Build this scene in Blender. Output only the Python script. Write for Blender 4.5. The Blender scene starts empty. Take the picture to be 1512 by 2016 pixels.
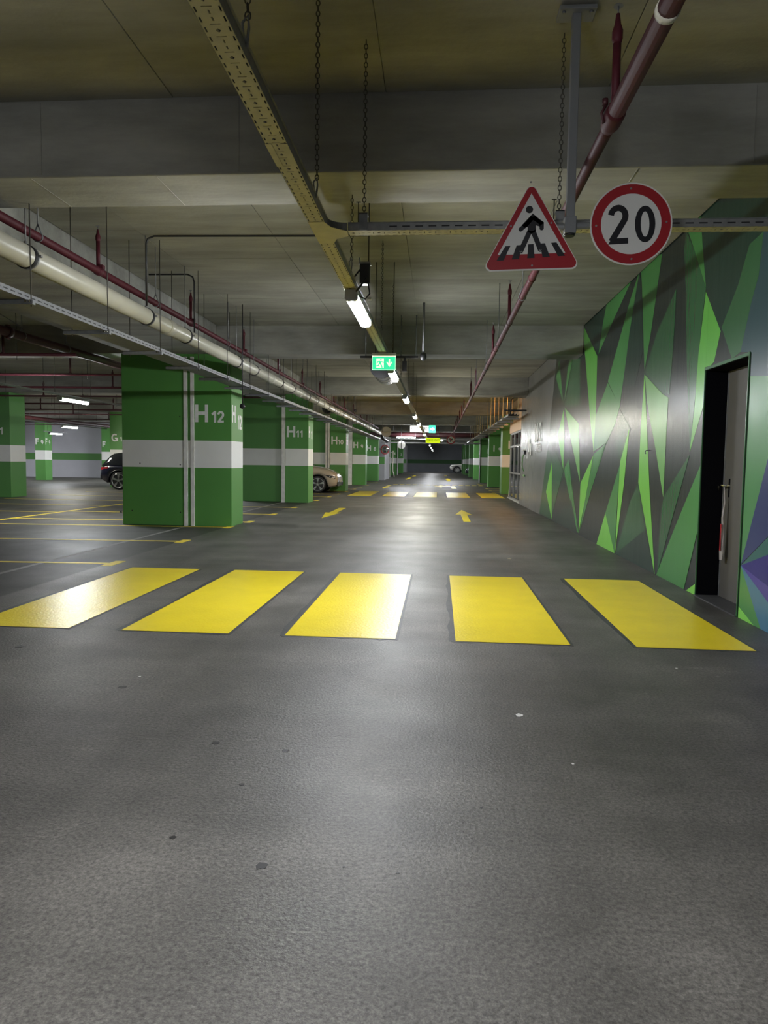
import bpy, bmesh, math, random
from mathutils import Vector, Matrix
random.seed(7)
PI = math.pi
sc = bpy.context.scene
C = bpy.context.collection

# ---------------------------------------------------------------- camera
cam_d = bpy.data.cameras.new('camera')
cam = bpy.data.objects.new('camera', cam_d)
C.objects.link(cam)
sc.camera = cam
YAW, PIT, ROLL = math.radians(4.36), math.radians(4.10), math.radians(0.81)
fw = Vector((-math.sin(YAW)*math.cos(PIT), math.cos(YAW)*math.cos(PIT), -math.sin(PIT)))
rt = Vector((math.cos(YAW), math.sin(YAW), 0.0))
up = rt.cross(fw)
r2 = rt*math.cos(ROLL) + up*math.sin(ROLL)
u2 = -rt*math.sin(ROLL) + up*math.cos(ROLL)
mw = Matrix((r2, u2, -fw)).transposed().to_4x4()
mw.translation = Vector((0, 0, 1.4))
cam.matrix_world = mw
cam_d.sensor_fit = 'VERTICAL'
cam_d.sensor_height = 24.0
cam_d.lens = 24.0*1390.0/2016.0
cam_d.clip_start = 0.05
cam_d.clip_end = 300

# ---------------------------------------------------------------- world, exposure
w = bpy.data.worlds.new('world'); sc.world = w
w.use_nodes = True
w.node_tree.nodes['Background'].inputs[0].default_value = (0.5, 0.5, 0.55, 1)
w.node_tree.nodes['Background'].inputs[1].default_value = 0.0
sc.view_settings.view_transform = 'Standard'
sc.view_settings.look = 'None'
sc.view_settings.exposure = 0.20
sc.view_settings.gamma = 1.0
sc.view_settings.use_curve_mapping = False
sc.cycles.use_denoising = True
sc.cycles.max_bounces = 8
sc.cycles.diffuse_bounces = 5
sc.cycles.sample_clamp_indirect = 4.0
LAMP = 235.0       # radiance of the tube lamps' diffusers

# ---------------------------------------------------------------- materials
MATS = {}
def mat(name, col, rough=0.5, metal=0.0, noise=0.0, nscale=6.0, bump=0.0, bscale=40.0, emit=0.0, spec=0.5, coat=0.0):
    if name in MATS: return MATS[name]
    m = bpy.data.materials.new(name); m.use_nodes = True
    nt = m.node_tree; b = nt.nodes['Principled BSDF']
    b.inputs['Base Color'].default_value = (*col, 1)
    b.inputs['Roughness'].default_value = rough
    b.inputs['Metallic'].default_value = metal
    b.inputs['Specular IOR Level'].default_value = spec
    b.inputs['Coat Weight'].default_value = coat
    tc = nt.nodes.new('ShaderNodeNewGeometry')
    if noise > 0:
        n = nt.nodes.new('ShaderNodeTexNoise'); n.inputs['Scale'].default_value = nscale; n.inputs['Detail'].default_value = 6
        nt.links.new(tc.outputs['Position'], n.inputs['Vector'])
        r = nt.nodes.new('ShaderNodeMapRange'); r.inputs[1].default_value = 0.3; r.inputs[2].default_value = 0.7
        r.inputs[3].default_value = 1-noise; r.inputs[4].default_value = 1+noise
        nt.links.new(n.outputs['Fac'], r.inputs[0])
        mx = nt.nodes.new('ShaderNodeVectorMath'); mx.operation = 'SCALE'
        mx.inputs[0].default_value = col
        nt.links.new(r.outputs[0], mx.inputs['Scale'])
        nt.links.new(mx.outputs[0], b.inputs['Base Color'])
    if bump > 0:
        n2 = nt.nodes.new('ShaderNodeTexNoise'); n2.inputs['Scale'].default_value = bscale; n2.inputs['Detail'].default_value = 3
        nt.links.new(tc.outputs['Position'], n2.inputs['Vector'])
        bp = nt.nodes.new('ShaderNodeBump'); bp.inputs['Strength'].default_value = bump; bp.inputs['Distance'].default_value = 0.01
        nt.links.new(n2.outputs['Fac'], bp.inputs['Height'])
        nt.links.new(bp.outputs[0], b.inputs['Normal'])
    if emit > 0:
        b.inputs['Emission Color'].default_value = (*col, 1)
        b.inputs['Emission Strength'].default_value = emit
    MATS[name] = m
    return m

def concrete(name, col, stain=0.28):
    """cast concrete: soft cloudy tone, board streaks, pin holes"""
    m = mat(name, col, 0.85, noise=0.10, nscale=1.2, bump=0.25, bscale=25)
    nt = m.node_tree; b = nt.nodes['Principled BSDF']
    src = b.inputs['Base Color'].links[0].from_socket
    g = nt.nodes.new('ShaderNodeNewGeometry')
    mp = nt.nodes.new('ShaderNodeMapping'); mp.inputs['Scale'].default_value = (0.35, 1.6, 1.6)
    nt.links.new(g.outputs['Position'], mp.inputs[0])
    n = nt.nodes.new('ShaderNodeTexNoise'); n.inputs['Scale'].default_value = 1.7; n.inputs['Detail'].default_value = 8; n.inputs['Roughness'].default_value = 0.65
    nt.links.new(mp.outputs[0], n.inputs[0])
    r = nt.nodes.new('ShaderNodeMapRange'); r.inputs[1].default_value = 0.35; r.inputs[2].default_value = 0.7; r.inputs[3].default_value = 1-stain; r.inputs[4].default_value = 1.12
    nt.links.new(n.outputs[0], r.inputs[0])
    oi = nt.nodes.new('ShaderNodeObjectInfo')
    r2_ = nt.nodes.new('ShaderNodeMapRange'); r2_.inputs[3].default_value = 0.92; r2_.inputs[4].default_value = 1.06
    nt.links.new(oi.outputs['Random'], r2_.inputs[0])
    mu = nt.nodes.new('ShaderNodeMath'); mu.operation = 'MULTIPLY'
    nt.links.new(r.outputs[0], mu.inputs[0]); nt.links.new(r2_.outputs[0], mu.inputs[1])
    s = nt.nodes.new('ShaderNodeVectorMath'); s.operation = 'SCALE'
    nt.links.new(src, s.inputs[0]); nt.links.new(mu.outputs[0], s.inputs['Scale'])
    nt.links.new(s.outputs[0], b.inputs['Base Color'])
    return m

def floor_material():
    m = bpy.data.materials.new('asphalt_floor'); m.use_nodes = True
    nt = m.node_tree; b = nt.nodes['Principled BSDF']; N = nt.nodes.new; L = nt.links.new
    g = N('ShaderNodeNewGeometry')
    def noise(scale, detail=4, rough=0.5, vec=None, dist=0.0):
        n = N('ShaderNodeTexNoise'); n.inputs['Scale'].default_value = scale; n.inputs['Detail'].default_value = detail
        n.inputs['Roughness'].default_value = rough; n.inputs['Distortion'].default_value = dist
        L(vec or g.outputs['Position'], n.inputs['Vector']); return n.outputs['Fac']
    def rng(s, a, b_, c, d):
        r = N('ShaderNodeMapRange'); r.inputs[1].default_value = a; r.inputs[2].default_value = b_; r.inputs[3].default_value = c; r.inputs[4].default_value = d
        L(s, r.inputs[0]); return r.outputs[0]
    def mul(a, b_):
        n = N('ShaderNodeMath'); n.operation = 'MULTIPLY'; L(a, n.inputs[0])
        if isinstance(b_, float): n.inputs[1].default_value = b_
        else: L(b_, n.inputs[1])
        return n.outputs[0]
    speck = rng(noise(62, 4, 0.75), 0.34, 0.66, 0.45, 1.6)
    fine = rng(noise(160, 2, 0.6), 0.3, 0.7, 0.75, 1.25)
    cloud = rng(noise(0.55, 5, 0.6), 0.3, 0.7, 0.72, 1.25)
    mp = N('ShaderNodeMapping'); mp.inputs['Scale'].default_value = (2.2, 0.12, 1); L(g.outputs['Position'], mp.inputs[0])
    tyre = rng(noise(1.0, 5, 0.6, mp.outputs[0]), 0.35, 0.65, 0.85, 1.12)
    mp2 = N('ShaderNodeMapping'); mp2.inputs['Scale'].default_value = (0.16, 1.6, 1); L(g.outputs['Position'], mp2.inputs[0])
    trowel = rng(noise(1.0, 5, 0.6, mp2.outputs[0]), 0.35, 0.65, 0.82, 1.15)
    # a darker, freshly coated strip under the bay ends (x from -6.0 to -4.32) with a clean edge to the lane
    sx = N('ShaderNodeSeparateXYZ'); L(g.outputs['Position'], sx.inputs[0])
    e1 = rng(sx.outputs[0], -4.36, -4.32, 0.0, 1.0)
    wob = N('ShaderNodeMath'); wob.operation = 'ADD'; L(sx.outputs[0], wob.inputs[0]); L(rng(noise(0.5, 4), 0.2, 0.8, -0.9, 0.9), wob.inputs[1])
    e2 = rng(wob.outputs[0], -7.2, -5.8, 1.0, 0.0)
    mx = N('ShaderNodeMath'); mx.operation = 'MAXIMUM'; L(e1, mx.inputs[0]); L(e2, mx.inputs[1])
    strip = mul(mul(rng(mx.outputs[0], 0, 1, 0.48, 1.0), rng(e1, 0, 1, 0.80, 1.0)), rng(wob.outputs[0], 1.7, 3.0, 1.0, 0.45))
    # pale scuffs and small worn flecks
    mp3 = N('ShaderNodeMapping'); mp3.inputs['Scale'].default_value = (1.2, 9, 1); mp3.inputs['Rotation'].default_value = (0, 0, 0.5); L(g.outputs['Position'], mp3.inputs[0])
    scuff = rng(noise(2.2, 3, 0.6, mp3.outputs[0], 1.5), 0.66, 0.74, 1.0, 1.45)
    fleck = rng(noise(21, 2, 0.5), 0.70, 0.76, 1.0, 1.5)
    patch = rng(noise(1.6, 6, 0.7), 0.36, 0.64, 0.80, 1.18)
    t = mul(mul(mul(mul(mul(mul(mul(mul(speck, fine), cloud), tyre), trowel), strip), scuff), fleck), patch)
    col = N('ShaderNodeVectorMath'); col.operation = 'SCALE'; col.inputs[0].default_value = FLOOR_COL; L(t, col.inputs['Scale'])
    L(col.outputs[0], b.inputs['Base Color'])
    ro = N('ShaderNodeMath'); ro.operation = 'ADD'; L(rng(noise(1.1, 5, 0.6), 0.3, 0.7, 0.40, 0.54), ro.inputs[0]); L(rng(e1, 0, 1, 0.05, 0.0), ro.inputs[1]); L(ro.outputs[0], b.inputs['Roughness'])
    bp = N('ShaderNodeBump'); bp.inputs['Strength'].default_value = 0.45; bp.inputs['Distance'].default_value = 0.006
    L(noise(70, 3, 0.6), bp.inputs['Height']); L(bp.outputs[0], b.inputs['Normal'])
    return m
FLOOR_COL = (0.097, 0.090, 0.080)
M_floor = floor_material()
M_ceil = concrete('concrete_ceiling', (0.33, 0.318, 0.26))
M_beam = concrete('concrete_beam', (0.36, 0.355, 0.32), 0.35)
GREEN = (0.098, 0.295, 0.066)
M_green = mat('green_paint', GREEN, 0.5, noise=0.06, nscale=0.8, bump=0.05, bscale=60)
M_white = mat('white_paint', (0.84, 0.835, 0.80), 0.5, noise=0.04, nscale=1.5)
M_letter = mat('letter_paint', (0.82, 0.82, 0.79), 0.5, noise=0.08, nscale=9)
M_joint = mat('joint_cover_grey', (0.76, 0.75, 0.71), 0.6, noise=0.12, nscale=7)
M_greywall = mat('grey_wall_paint', (0.40, 0.40, 0.42), 0.6, noise=0.06, nscale=1)
M_darkwall = mat('dark_grey_wall_paint', (0.20, 0.21, 0.235), 0.7, noise=0.08, nscale=1)
M_yellow = mat('yellow_road_paint', (0.82, 0.64, 0.020), 0.31, noise=0.05, nscale=3, bump=0.30, bscale=40)
M_line = mat('yellow_line_paint', (0.85, 0.66, 0.05), 0.5, noise=0.15, nscale=14)
M_black_coat = mat('black_road_coat', (0.040, 0.040, 0.041), 0.5, noise=0.3, nscale=5, bump=0.2, bscale=60)
M_red = mat('red_pipe_paint', (0.082, 0.012, 0.020), 0.58, noise=0.08, nscale=9, spec=0.3)
M_dred = mat('dark_red_pipe_paint', (0.06, 0.014, 0.018), 0.5, noise=0.1, nscale=6)
M_pvc = mat('cream_pvc', (0.52, 0.50, 0.41), 0.33, noise=0.07, nscale=3)
M_rubber = mat('black_rubber', (0.012, 0.012, 0.014), 0.6)
M_galv = mat('galvanised_steel', (0.26, 0.26, 0.26), 0.5, metal=0.5, noise=0.12, nscale=25)
M_galvd = mat('dull_galvanised_steel', (0.22, 0.225, 0.235), 0.5, metal=0.4, noise=0.12, nscale=25)
M_tray = mat('cream_tray_steel', (0.60, 0.555, 0.36), 0.5, metal=0.1, noise=0.08, nscale=12)
M_chain = mat('chain_steel', (0.09, 0.085, 0.075), 0.5, metal=0.6)
M_cable = mat('black_cable', (0.015, 0.015, 0.017), 0.6)
M_lampwhite = mat('lamp_housing_grey', (0.45, 0.46, 0.48), 0.4)
M_dark = mat('dark_plastic', (0.02, 0.02, 0.022), 0.4)
M_signred = mat('sign_red', (0.33, 0.012, 0.02), 0.4)
M_signwhite = mat('sign_white', (0.68, 0.67, 0.64), 0.4)
M_signblack = mat('sign_black', (0.008, 0.008, 0.012), 0.45)
M_signback = mat('sign_back_grey', (0.45, 0.45, 0.43), 0.5)
M_pole = mat('grey_pole_paint', (0.20, 0.205, 0.215), 0.45)
M_silver = mat('silver_sheet', (0.62, 0.63, 0.63), 0.35, metal=0.6)
M_chrome = mat('chrome', (0.7, 0.7, 0.7), 0.15, metal=1.0)
M_mirror = mat('mirror_face', (0.9, 0.9, 0.9), 0.03, metal=1.0)
M_black = mat('black_opening_paint', (0.004, 0.004, 0.006), 0.9, spec=0.05)
M_doorgrey = mat('grey_door_paint', (0.10, 0.095, 0.085), 0.6, noise=0.05, spec=0.3)
M_plastic = mat('clear_plastic_rag', (0.34, 0.31, 0.31), 0.3)
M_foil = mat('torn_paper', (0.5, 0.42, 0.28), 0.7)
M_beige = mat('beige_fascia', (0.62, 0.44, 0.30), 0.6)
M_jointline = mat('pale_joint_sealant', (0.22, 0.215, 0.2), 0.6, noise=0.2, nscale=8)
M_stain = mat('oil_stain', (0.014, 0.013, 0.013), 0.45)
M_scrap = mat('paper_scrap', (0.75, 0.73, 0.7), 0.7)

# ---------------------------------------------------------------- mesh helpers
def box(bm, x0, y0, z0, x1, y1, z1, mi=0):
    vs = [bm.verts.new(p) for p in ((x0,y0,z0),(x1,y0,z0),(x1,y1,z0),(x0,y1,z0),(x0,y0,z1),(x1,y0,z1),(x1,y1,z1),(x0,y1,z1))]
    for f in ((3,2,1,0),(4,5,6,7),(0,1,5,4),(1,2,6,5),(2,3,7,6),(3,0,4,7)):
        bm.faces.new([vs[i] for i in f]).material_index = mi
def frame_at(d):
    d = d.normalized()
    a = Vector((0,0,1)) if abs(d.z) < 0.9 else Vector((1,0,0))
    u = d.cross(a).normalized(); return u, u.cross(d).normalized()
def tube(bm, pts, r, seg=8, cap=True, mi=0, smooth=True, closed=False):
    pts = [Vector(p) for p in pts]; n = len(pts); rings = []
    rs = r if isinstance(r, (list, tuple)) else [r]*n
    u = v = None
    for i, p in enumerate(pts):
        if closed: d = (pts[(i+1) % n]-pts[i-1])
        elif i == 0: d = pts[1]-pts[0]
        elif i == n-1: d = pts[-1]-pts[-2]
        else: d = (pts[i+1]-pts[i]).normalized()+(pts[i]-pts[i-1]).normalized()
        if d.length < 1e-9: d = pts[min(i+1,n-1)]-pts[max(i-1,0)]
        if u is None: u, v = frame_at(d)
        else:
            dn = d.normalized(); u = (u-dn*u.dot(dn)); u = u.normalized() if u.length > 1e-6 else frame_at(d)[0]; v = u.cross(dn).normalized()
        rings.append([bm.verts.new(p+(u*math.cos(2*PI*k/seg)+v*math.sin(2*PI*k/seg))*rs[i]) for k in range(seg)])
    m = n if closed else n-1
    for i in range(m):
        a, b = rings[i], rings[(i+1) % n]
        for k in range(seg):
            f = bm.faces.new((a[k], a[(k+1) % seg], b[(k+1) % seg], b[k])); f.smooth = smooth; f.material_index = mi
    if cap and not closed:
        bm.faces.new(rings[0][::-1]).material_index = mi; bm.faces.new(rings[-1]).material_index = mi
def prism(bm, pts, to3, depth, mi=0):
    """2D polygon pts mapped by to3(a,b,h) and extruded from h=0 to h=depth"""
    a = [bm.verts.new(to3(p[0], p[1], 0)) for p in pts]; b = [bm.verts.new(to3(p[0], p[1], depth)) for p in pts]
    n = len(pts)
    bm.faces.new(a).material_index = mi; bm.faces.new(b[::-1]).material_index = mi
    for i in range(n):
        bm.faces.new((a[i], b[i], b[(i+1) % n], a[(i+1) % n])).material_index = mi
def lathe(bm, prof, o, axis, seg=16, mi=0, closed=False):
    o = Vector(o); ax = Vector(axis).normalized(); u, v = frame_at(ax); rings = []
    for (t, r) in prof:
        rings.append([bm.verts.new(o+ax*t+(u*math.cos(2*PI*k/seg)+v*math.sin(2*PI*k/seg))*r) for k in range(seg)])
    for i in range(len(rings)-1):
        for k in range(seg):
            f = bm.faces.new((rings[i][k], rings[i][(k+1) % seg], rings[i+1][(k+1) % seg], rings[i+1][k])); f.smooth = True; f.material_index = mi
    if not closed:
        bm.faces.new(rings[0][::-1]).material_index = mi; bm.faces.new(rings[-1]).material_index = mi
def ribbon(bm, pts, wd, to3, depth, mi=0):
    """flat stroke of width wd along 2D pts"""
    n = len(pts); L_, R_ = [], []
    for i in range(n):
        p = Vector(pts[i]); a = Vector(pts[max(i-1,0)]); b = Vector(pts[min(i+1,n-1)])
        d1 = (p-a).normalized() if i > 0 else (b-p).normalized(); d2 = (b-p).normalized() if i < n-1 else d1
        t = (d1+d2).normalized(); nn = Vector((-t.y, t.x)); k = max(0.35, nn.dot(Vector((-d1.y, d1.x))))
        L_.append(p+nn*wd/2/k); R_.append(p-nn*wd/2/k)
    for i in range(n-1):
        prism(bm, [L_[i], L_[i+1], R_[i+1], R_[i]], to3, depth, mi)
def disc(bm, cx, cy, r, to3, depth, seg=24, mi=0):
    prism(bm, [(cx+r*math.cos(2*PI*k/seg), cy+r*math.sin(2*PI*k/seg)) for k in range(seg)], to3, depth, mi)

def world_loc(o):
    l = Vector((0,0,0))
    while o is not None:
        l += o.location; o = o.parent
    return l
def obj(name, bm, mats, parent=None, bevel=0.0, recalc=True, local=False):
    """one mesh object; bm is given in world coordinates (the parent chain carries no rotation while building) unless local"""
    if recalc: bmesh.ops.recalc_face_normals(bm, faces=bm.faces[:])
    if parent is not None and not local:
        bmesh.ops.translate(bm, verts=bm.verts[:], vec=-world_loc(parent))
    me = bpy.data.meshes.new(name); bm.to_mesh(me); bm.free()
    for m in (mats if isinstance(mats, (list, tuple)) else [mats]): me.materials.append(m)
    o = bpy.data.objects.new(name, me); C.objects.link(o)
    if parent is not None: o.parent = parent
    if bevel > 0:
        md = o.modifiers.new('bevel', 'BEVEL'); md.width = bevel; md.segments = 2; md.limit_method = 'ANGLE'
    return o
def thing(name, label, cat, loc=(0,0,0), group=None):
    o = bpy.data.objects.new(name, None); C.objects.link(o); o.empty_display_size = 0.2
    o.location = loc; o['label'] = label; o['category'] = cat; o['kind'] = 'thing'
    if group: o['group'] = group
    return o
def tag(o, label, cat, group=None):
    o['label'] = label; o['category'] = cat; o['kind'] = 'thing'
    if group: o['group'] = group
    return o
def struct(name, bm, m, parent=None, bevel=0.0):
    o = obj(name, bm, m, parent, bevel)
    if parent is None: o['kind'] = 'structure'
    return o
def inst(src, parent, offset=(0,0,0)):
    o = src.copy(); C.objects.link(o); o.parent = parent; o.location = Vector(src.location)+Vector(offset); return o
def copy_tree(o, parent=None):
    c = o.copy(); C.objects.link(c); c.parent = parent
    for ch in list(o.children): copy_tree(ch, c)
    return c
def nb(): return bmesh.new()

FONT_CACHE = {}
def text_geo(bm, s, height, to3, depth=0.003, bold=0.0, mi=0, widthscale=1.0):
    """writes s with its lower left corner at (0,0), capital height 'height', flat text thickened by depth; returns the width"""
    key = (s, bold)
    if key not in FONT_CACHE:
        cu = bpy.data.curves.new('txt', 'FONT'); cu.body = s; cu.size = 1.0; cu.offset = bold; cu.resolution_u = 4; cu.fill_mode = 'FRONT'; cu.extrude = 0.0
        o = bpy.data.objects.new('txt', cu); C.objects.link(o)
        dg = bpy.context.evaluated_depsgraph_get()
        me = bpy.data.meshes.new_from_object(o.evaluated_get(dg))
        vs = [tuple(v.co) for v in me.vertices]; fs = [tuple(p.vertices) for p in me.polygons]
        bpy.data.objects.remove(o); bpy.data.curves.remove(cu); bpy.data.meshes.remove(me)
        FONT_CACHE[key] = (vs, fs)
    vs, fs = FONT_CACHE[key]
    x0 = min(v[0] for v in vs); y0 = min(v[1] for v in vs)
    k = height/0.70
    wd = (max(v[0] for v in vs)-x0)*k*widthscale
    tmp = bmesh.new()
    tv = [tmp.verts.new(((v[0]-x0)*k*widthscale, v[1]*k, 0)) for v in vs]
    for f in fs:
        try: tmp.faces.new([tv[i] for i in f])
        except ValueError: pass
    bmesh.ops.remove_doubles(tmp, verts=tmp.verts[:], dist=1e-6)
    r = bmesh.ops.extrude_face_region(tmp, geom=tmp.faces[:])
    up_ = [g for g in r['geom'] if isinstance(g, bmesh.types.BMVert)]
    ups = set(up_)
    vm = {}
    for v in tmp.verts:
        vm[v] = bm.verts.new(to3(v.co.x, v.co.y, depth if v in ups else 0))
    for f in tmp.faces:
        try: bm.faces.new([vm[v] for v in f.verts]).material_index = mi
        except ValueError: pass
    tmp.free()
    return wd
MURAL=[
('DT',[(6700,3795),(6534,3744),(5127,3512),(5034,2621),(6498,3433),(6635,3094),(6700,2962)]),
('DT',[(7800,3172),(7904,3294),(8071,3819),(8151,4120),(7800,4120)]),
('DT',[(7761,4120),(6700,3795),(6700,2962),(6942,2469),(7134,2436),(7444,2753),(7800,3172),(7800,4120)]),
('TB',[(6578,3458),(6506,3499),(5116,3409),(4984,2146),(6355,2178),(6700,2219),(6700,2985),(6635,3094)]),
('TB',[(6742,2430),(6743,2439),(6942,2469),(6763,2879),(6700,2985),(6700,2430)]),
('MGB',[(6700,2219),(6355,2178),(4984,2146),(5084,3100),(5694,2783),(6274,1465),(6699,499),(6700,530)]),
('DT',[(12515,4120),(12731,3835),(13008,3353),(14286,4120)]),
('MG',[(10961,4120),(11872,3792),(13008,3353),(12731,3835),(12515,4120)]),
('DT',[(10504,4120),(10351,3786),(10189,2987),(10533,2535),(11222,2608),(10950,3345),(10736,3766),(10564,4120)]),
('MG',[(10547,4120),(10736,3766),(10950,3345),(11050,3045),(11359,2293),(12200,2788),(11604,3302),(10968,3855),(10579,4120)]),
('MG',[(9642,4120),(9488,4103),(9595,3812),(9839,3181),(10074,2687),(10246,3394),(10374,3953),(10446,4120)]),
('DG',[(8868,3515),(8874,3283),(8899,2769),(8966,2270),(9204,2293),(10048,2670),(9605,3093)]),
('DG',[(8594,4092),(8655,3910),(8544,3443),(8410,2654),(8171,1552),(8067,2218),(8038,2599),(7970,3004),(7903,3288),(8314,3810)]),
('MG',[(8151,4120),(8071,3819),(7904,3294),(8314,3810),(8542,4076),(8548,4120)]),
('LG',[(7899,3250),(7800,3142),(7800,2239),(7808,2058),(8171,1552),(8080,2081),(8038,2599)]),
('LG',[(7800,3142),(7444,2753),(7580,2469),(7697,2430),(7800,2430)]),
('DG',[(6700,3445),(6578,3458),(6635,3094),(6700,2985)]),
('DG',[(6859,3429),(6700,3445),(6700,2985),(6763,2879),(6942,2469),(7134,2436),(7422,2784),(7075,3113)]),
('LG',[(14415,4120),(13087,3338),(13040,2277),(13097,1595),(13636,2496),(14497,4120)]),
('MG',[(17209,3863),(17567,3452),(16463,2787)]),
('MG',[(15938,3726),(15402,3680),(16337,2811)]),
('DG',[(15398,3658),(14695,3646),(14512,2575),(16248,2679)]),
('LG',[(16369,2631),(17084,2063),(16181,1256),(16190,2007)]),
('LM',[(16244,2656),(14605,2216),(14250,1037),(15312,1868)]),
('DG',[(18530,1869),(17793,1451),(18634,673),(17597,41),(19712,39)]),
('LL',[(17793,1451),(18634,673),(17597,41)]),
('DG',[(17803,1501),(17392,1756),(16179,1244),(17342,320),(17597,41)]),
('MG',[(16117,1256),(15546,1537),(15162,1021),(14230,28),(14390,53)]),
('DT',[(17363,35),(15096,649),(14388,43)]),
('MG',[(12197,2770),(13040,2277),(13103,1631),(12149,1762),(11610,2054),(11360,2301)]),
('MG',[(13095,1585),(12149,1762),(11777,2063),(13241,898),(14137,78),(13745,653)]),
('LL',[(13133,1558),(14198,1028),(14232,38),(13784,602)]),
('DG',[(11355,2269),(10661,1922),(11201,1439),(11533,1761)]),
('DG',[(10178,1139),(9749,528),(11269,5),(10537,877)]),
('DT',[(9749,528),(9260,0),(10763,0),(11269,5)]),
('MG',[(11196,1407),(12039,590),(11336,0),(11332,0),(11272,876)]),
('LL',[(12039,590),(12613,0),(11336,0)]),
('LL',[(10745,1926),(11201,1439),(11300,1),(10915,1133)]),
('LL',[(10069,2652),(10137,1912),(10155,1154),(9258,0),(9251,0),(9619,1089),(9846,1898)]),
('LM',[(10043,2635),(9225,2295),(8999,2230),(9017,1783),(9032,1003),(9451,1643),(9896,2263)]),
('DG',[(8168,1524),(8275,1347),(8765,609),(9162,0),(9163,0),(9076,880),(8995,1024)]),
('MG',[(7802,1428),(7804,730),(8159,0),(9179,0),(8583,639)]),
('LL',[(7800,0),(8089,0),(7800,132)]),
('NV',[(5694,2783),(6699,499),(5523,1223)]),
('TG',[(6698,490),(5523,1223),(5486,878)]),
('IN',[(6698,490),(5486,878),(5419,262)]),
('VI',[(6698,490),(5419,262),(5458,0),(5507,0)]),
('TL',[(6698,490),(5507,0),(6252,0)]),
('MG',[(6698,490),(6239,0),(6387,0),(6700,112),(6700,481)]),
('LL',[(6700,0),(6370,0),(6700,108)]),
]
def arc(cx, cy, rx, ry, a0, a1, n=14):
    return [(cx+rx*math.cos(math.radians(a0+(a1-a0)*i/n)), cy+ry*math.sin(math.radians(a0+(a1-a0)*i/n))) for i in range(n+1)]
GLYPH = {  # strokes in a unit-high box, stroke weight 0.19; first entry is the advance width
 'H': (0.86, [[(.10, 0), (.10, 1)], [(.68, 0), (.68, 1)], [(.10, .51), (.68, .51)]]),
 'I': (0.36, [[(.12, 0), (.12, 1)]]),
 'F': (0.72, [[(.10, 0), (.10, 1)], [(.10, .905), (.62, .905)], [(.10, .50), (.55, .50)]]),
 'G': (0.90, [arc(.45, .5, .36, .41, 48, 330, 20), [(.78, .06), (.78, .42)], [(.46, .42), (.80, .42)]]),
 '0': (0.70, [arc(.31, .5, .22, .41, 0, 360, 22)]),
 '1': (0.56, [[(.36, 0), (.36, 1)], [(.34, .90), (.08, .70)]]),
 '2': (0.70, [arc(.31, .68, .21, .225, 175, -35, 14)+[(.13, .10)], [(.04, .095), (.58, .095)]]),
 '3': (0.70, [arc(.28, .70, .21, .205, 160, -90, 14), arc(.28, .295, .23, .205, 90, -160, 14)]),
 '4': (0.72, [[(.42, 0), (.42, 1)], [(.40, .93), (.10, .30)], [(.04, .28), (.62, .28)]]),
 '5': (0.70, [[(.54, .91), (.14, .91)], [(.15, .93), (.12, .52)], arc(.29, .33, .24, .24, 130, -150, 14)]),
 '8': (0.70, [arc(.31, .71, .18, .195, 0, 360, 18), arc(.31, .29, .22, .20, 0, 360, 18)]),
 '9': (0.70, [arc(.30, .67, .21, .235, 0, 360, 18), arc(.24, .50, .28, .41, 12, -78, 10)]),
}
def glyphs(bm, s, h, to3, depth=0.003, widthscale=1.0):
    x = 0.0; layer = 0
    for ch in s:
        adv, strokes = GLYPH[ch]
        for st in strokes:
            layer += 1
            ribbon(bm, [((x+p[0])*h*widthscale, p[1]*h) for p in st], .19*h*(widthscale if len(st) == 2 and abs(st[0][0]-st[1][0]) < .01 else 1), to3, depth+0.00004*layer)
        x += adv
    return x*h*widthscale
# ================================================================ STRUCTURE
CEIL, BEAM = 4.13, 3.55
CT = CEIL-0.017     # underside of the cast panels
GRID = [5.40, 14.35, 23.0, 32.4, 41.2, 50.2, 59.1, 68.0, 77.0, 86.0]
XW = 2.80          # face of the mural wall
bm = nb(); box(bm, -40, -14, -0.25, 13, 98, 0.0); floor = struct('floor', bm, M_floor)
bm = nb(); box(bm, -40, -14, CEIL, 13, 98, CEIL+0.25); ceiling = struct('ceiling', bm, M_ceil)
# cast panels of the ceiling over the near lane: board marks as real joints
xs = [-4.56, -3.66, -2.05, -0.44, 1.17, 2.79]
pan = {}
def ceiling_bay(y0, y1, rows, xs_):
    for j in range(rows):
        a = y0+(y1-y0)*j/rows; b = y0+(y1-y0)*(j+1)/rows
        for i in range(len(xs_)-1):
            if not (-0.5 < (b)): pass
            wd, ln = xs_[i+1]-xs_[i]-0.007, b-a-0.007
            key = (round(wd, 3), round(ln, 3))
            if key not in pan:
                q = nb(); box(q, 0, 0, -0.016, wd, ln, 0.0)
                pan[key] = obj('panel', q, M_ceil, ceiling, local=True)
                o = pan[key]
            else:
                o = pan[key].copy(); C.objects.link(o); o.parent = ceiling
            o.location = (xs_[i]+0.0035, a+0.0035, CEIL+random.uniform(0.0, 0.004))
ceiling_bay(-1.0, 5.40, 5, xs)
ceiling_bay(6.05, 14.35, 7, xs)
ceiling_bay(15.0, 23.0, 6, xs)
ceiling_bay(23.65, 32.4, 6, xs[:-1]+[2.79])
def ceil_beam(x0, y0, z0, x1, y1):
    q = nb(); box(q, x0, y0, z0, x1, y1, CEIL+0.05); struct('ceiling_beam', q, M_beam, bevel=0.012)
for y in [-3.6]+GRID:
    ceil_beam(-4.58, y, BEAM, 2.8 if y < 24 else 12.9, y+0.65)
    ceil_beam(-39.9, y, BEAM, -6.4, y+0.65)
ceil_beam(-6.4, -13.9, BEAM, -4.58, 97.9)
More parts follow.
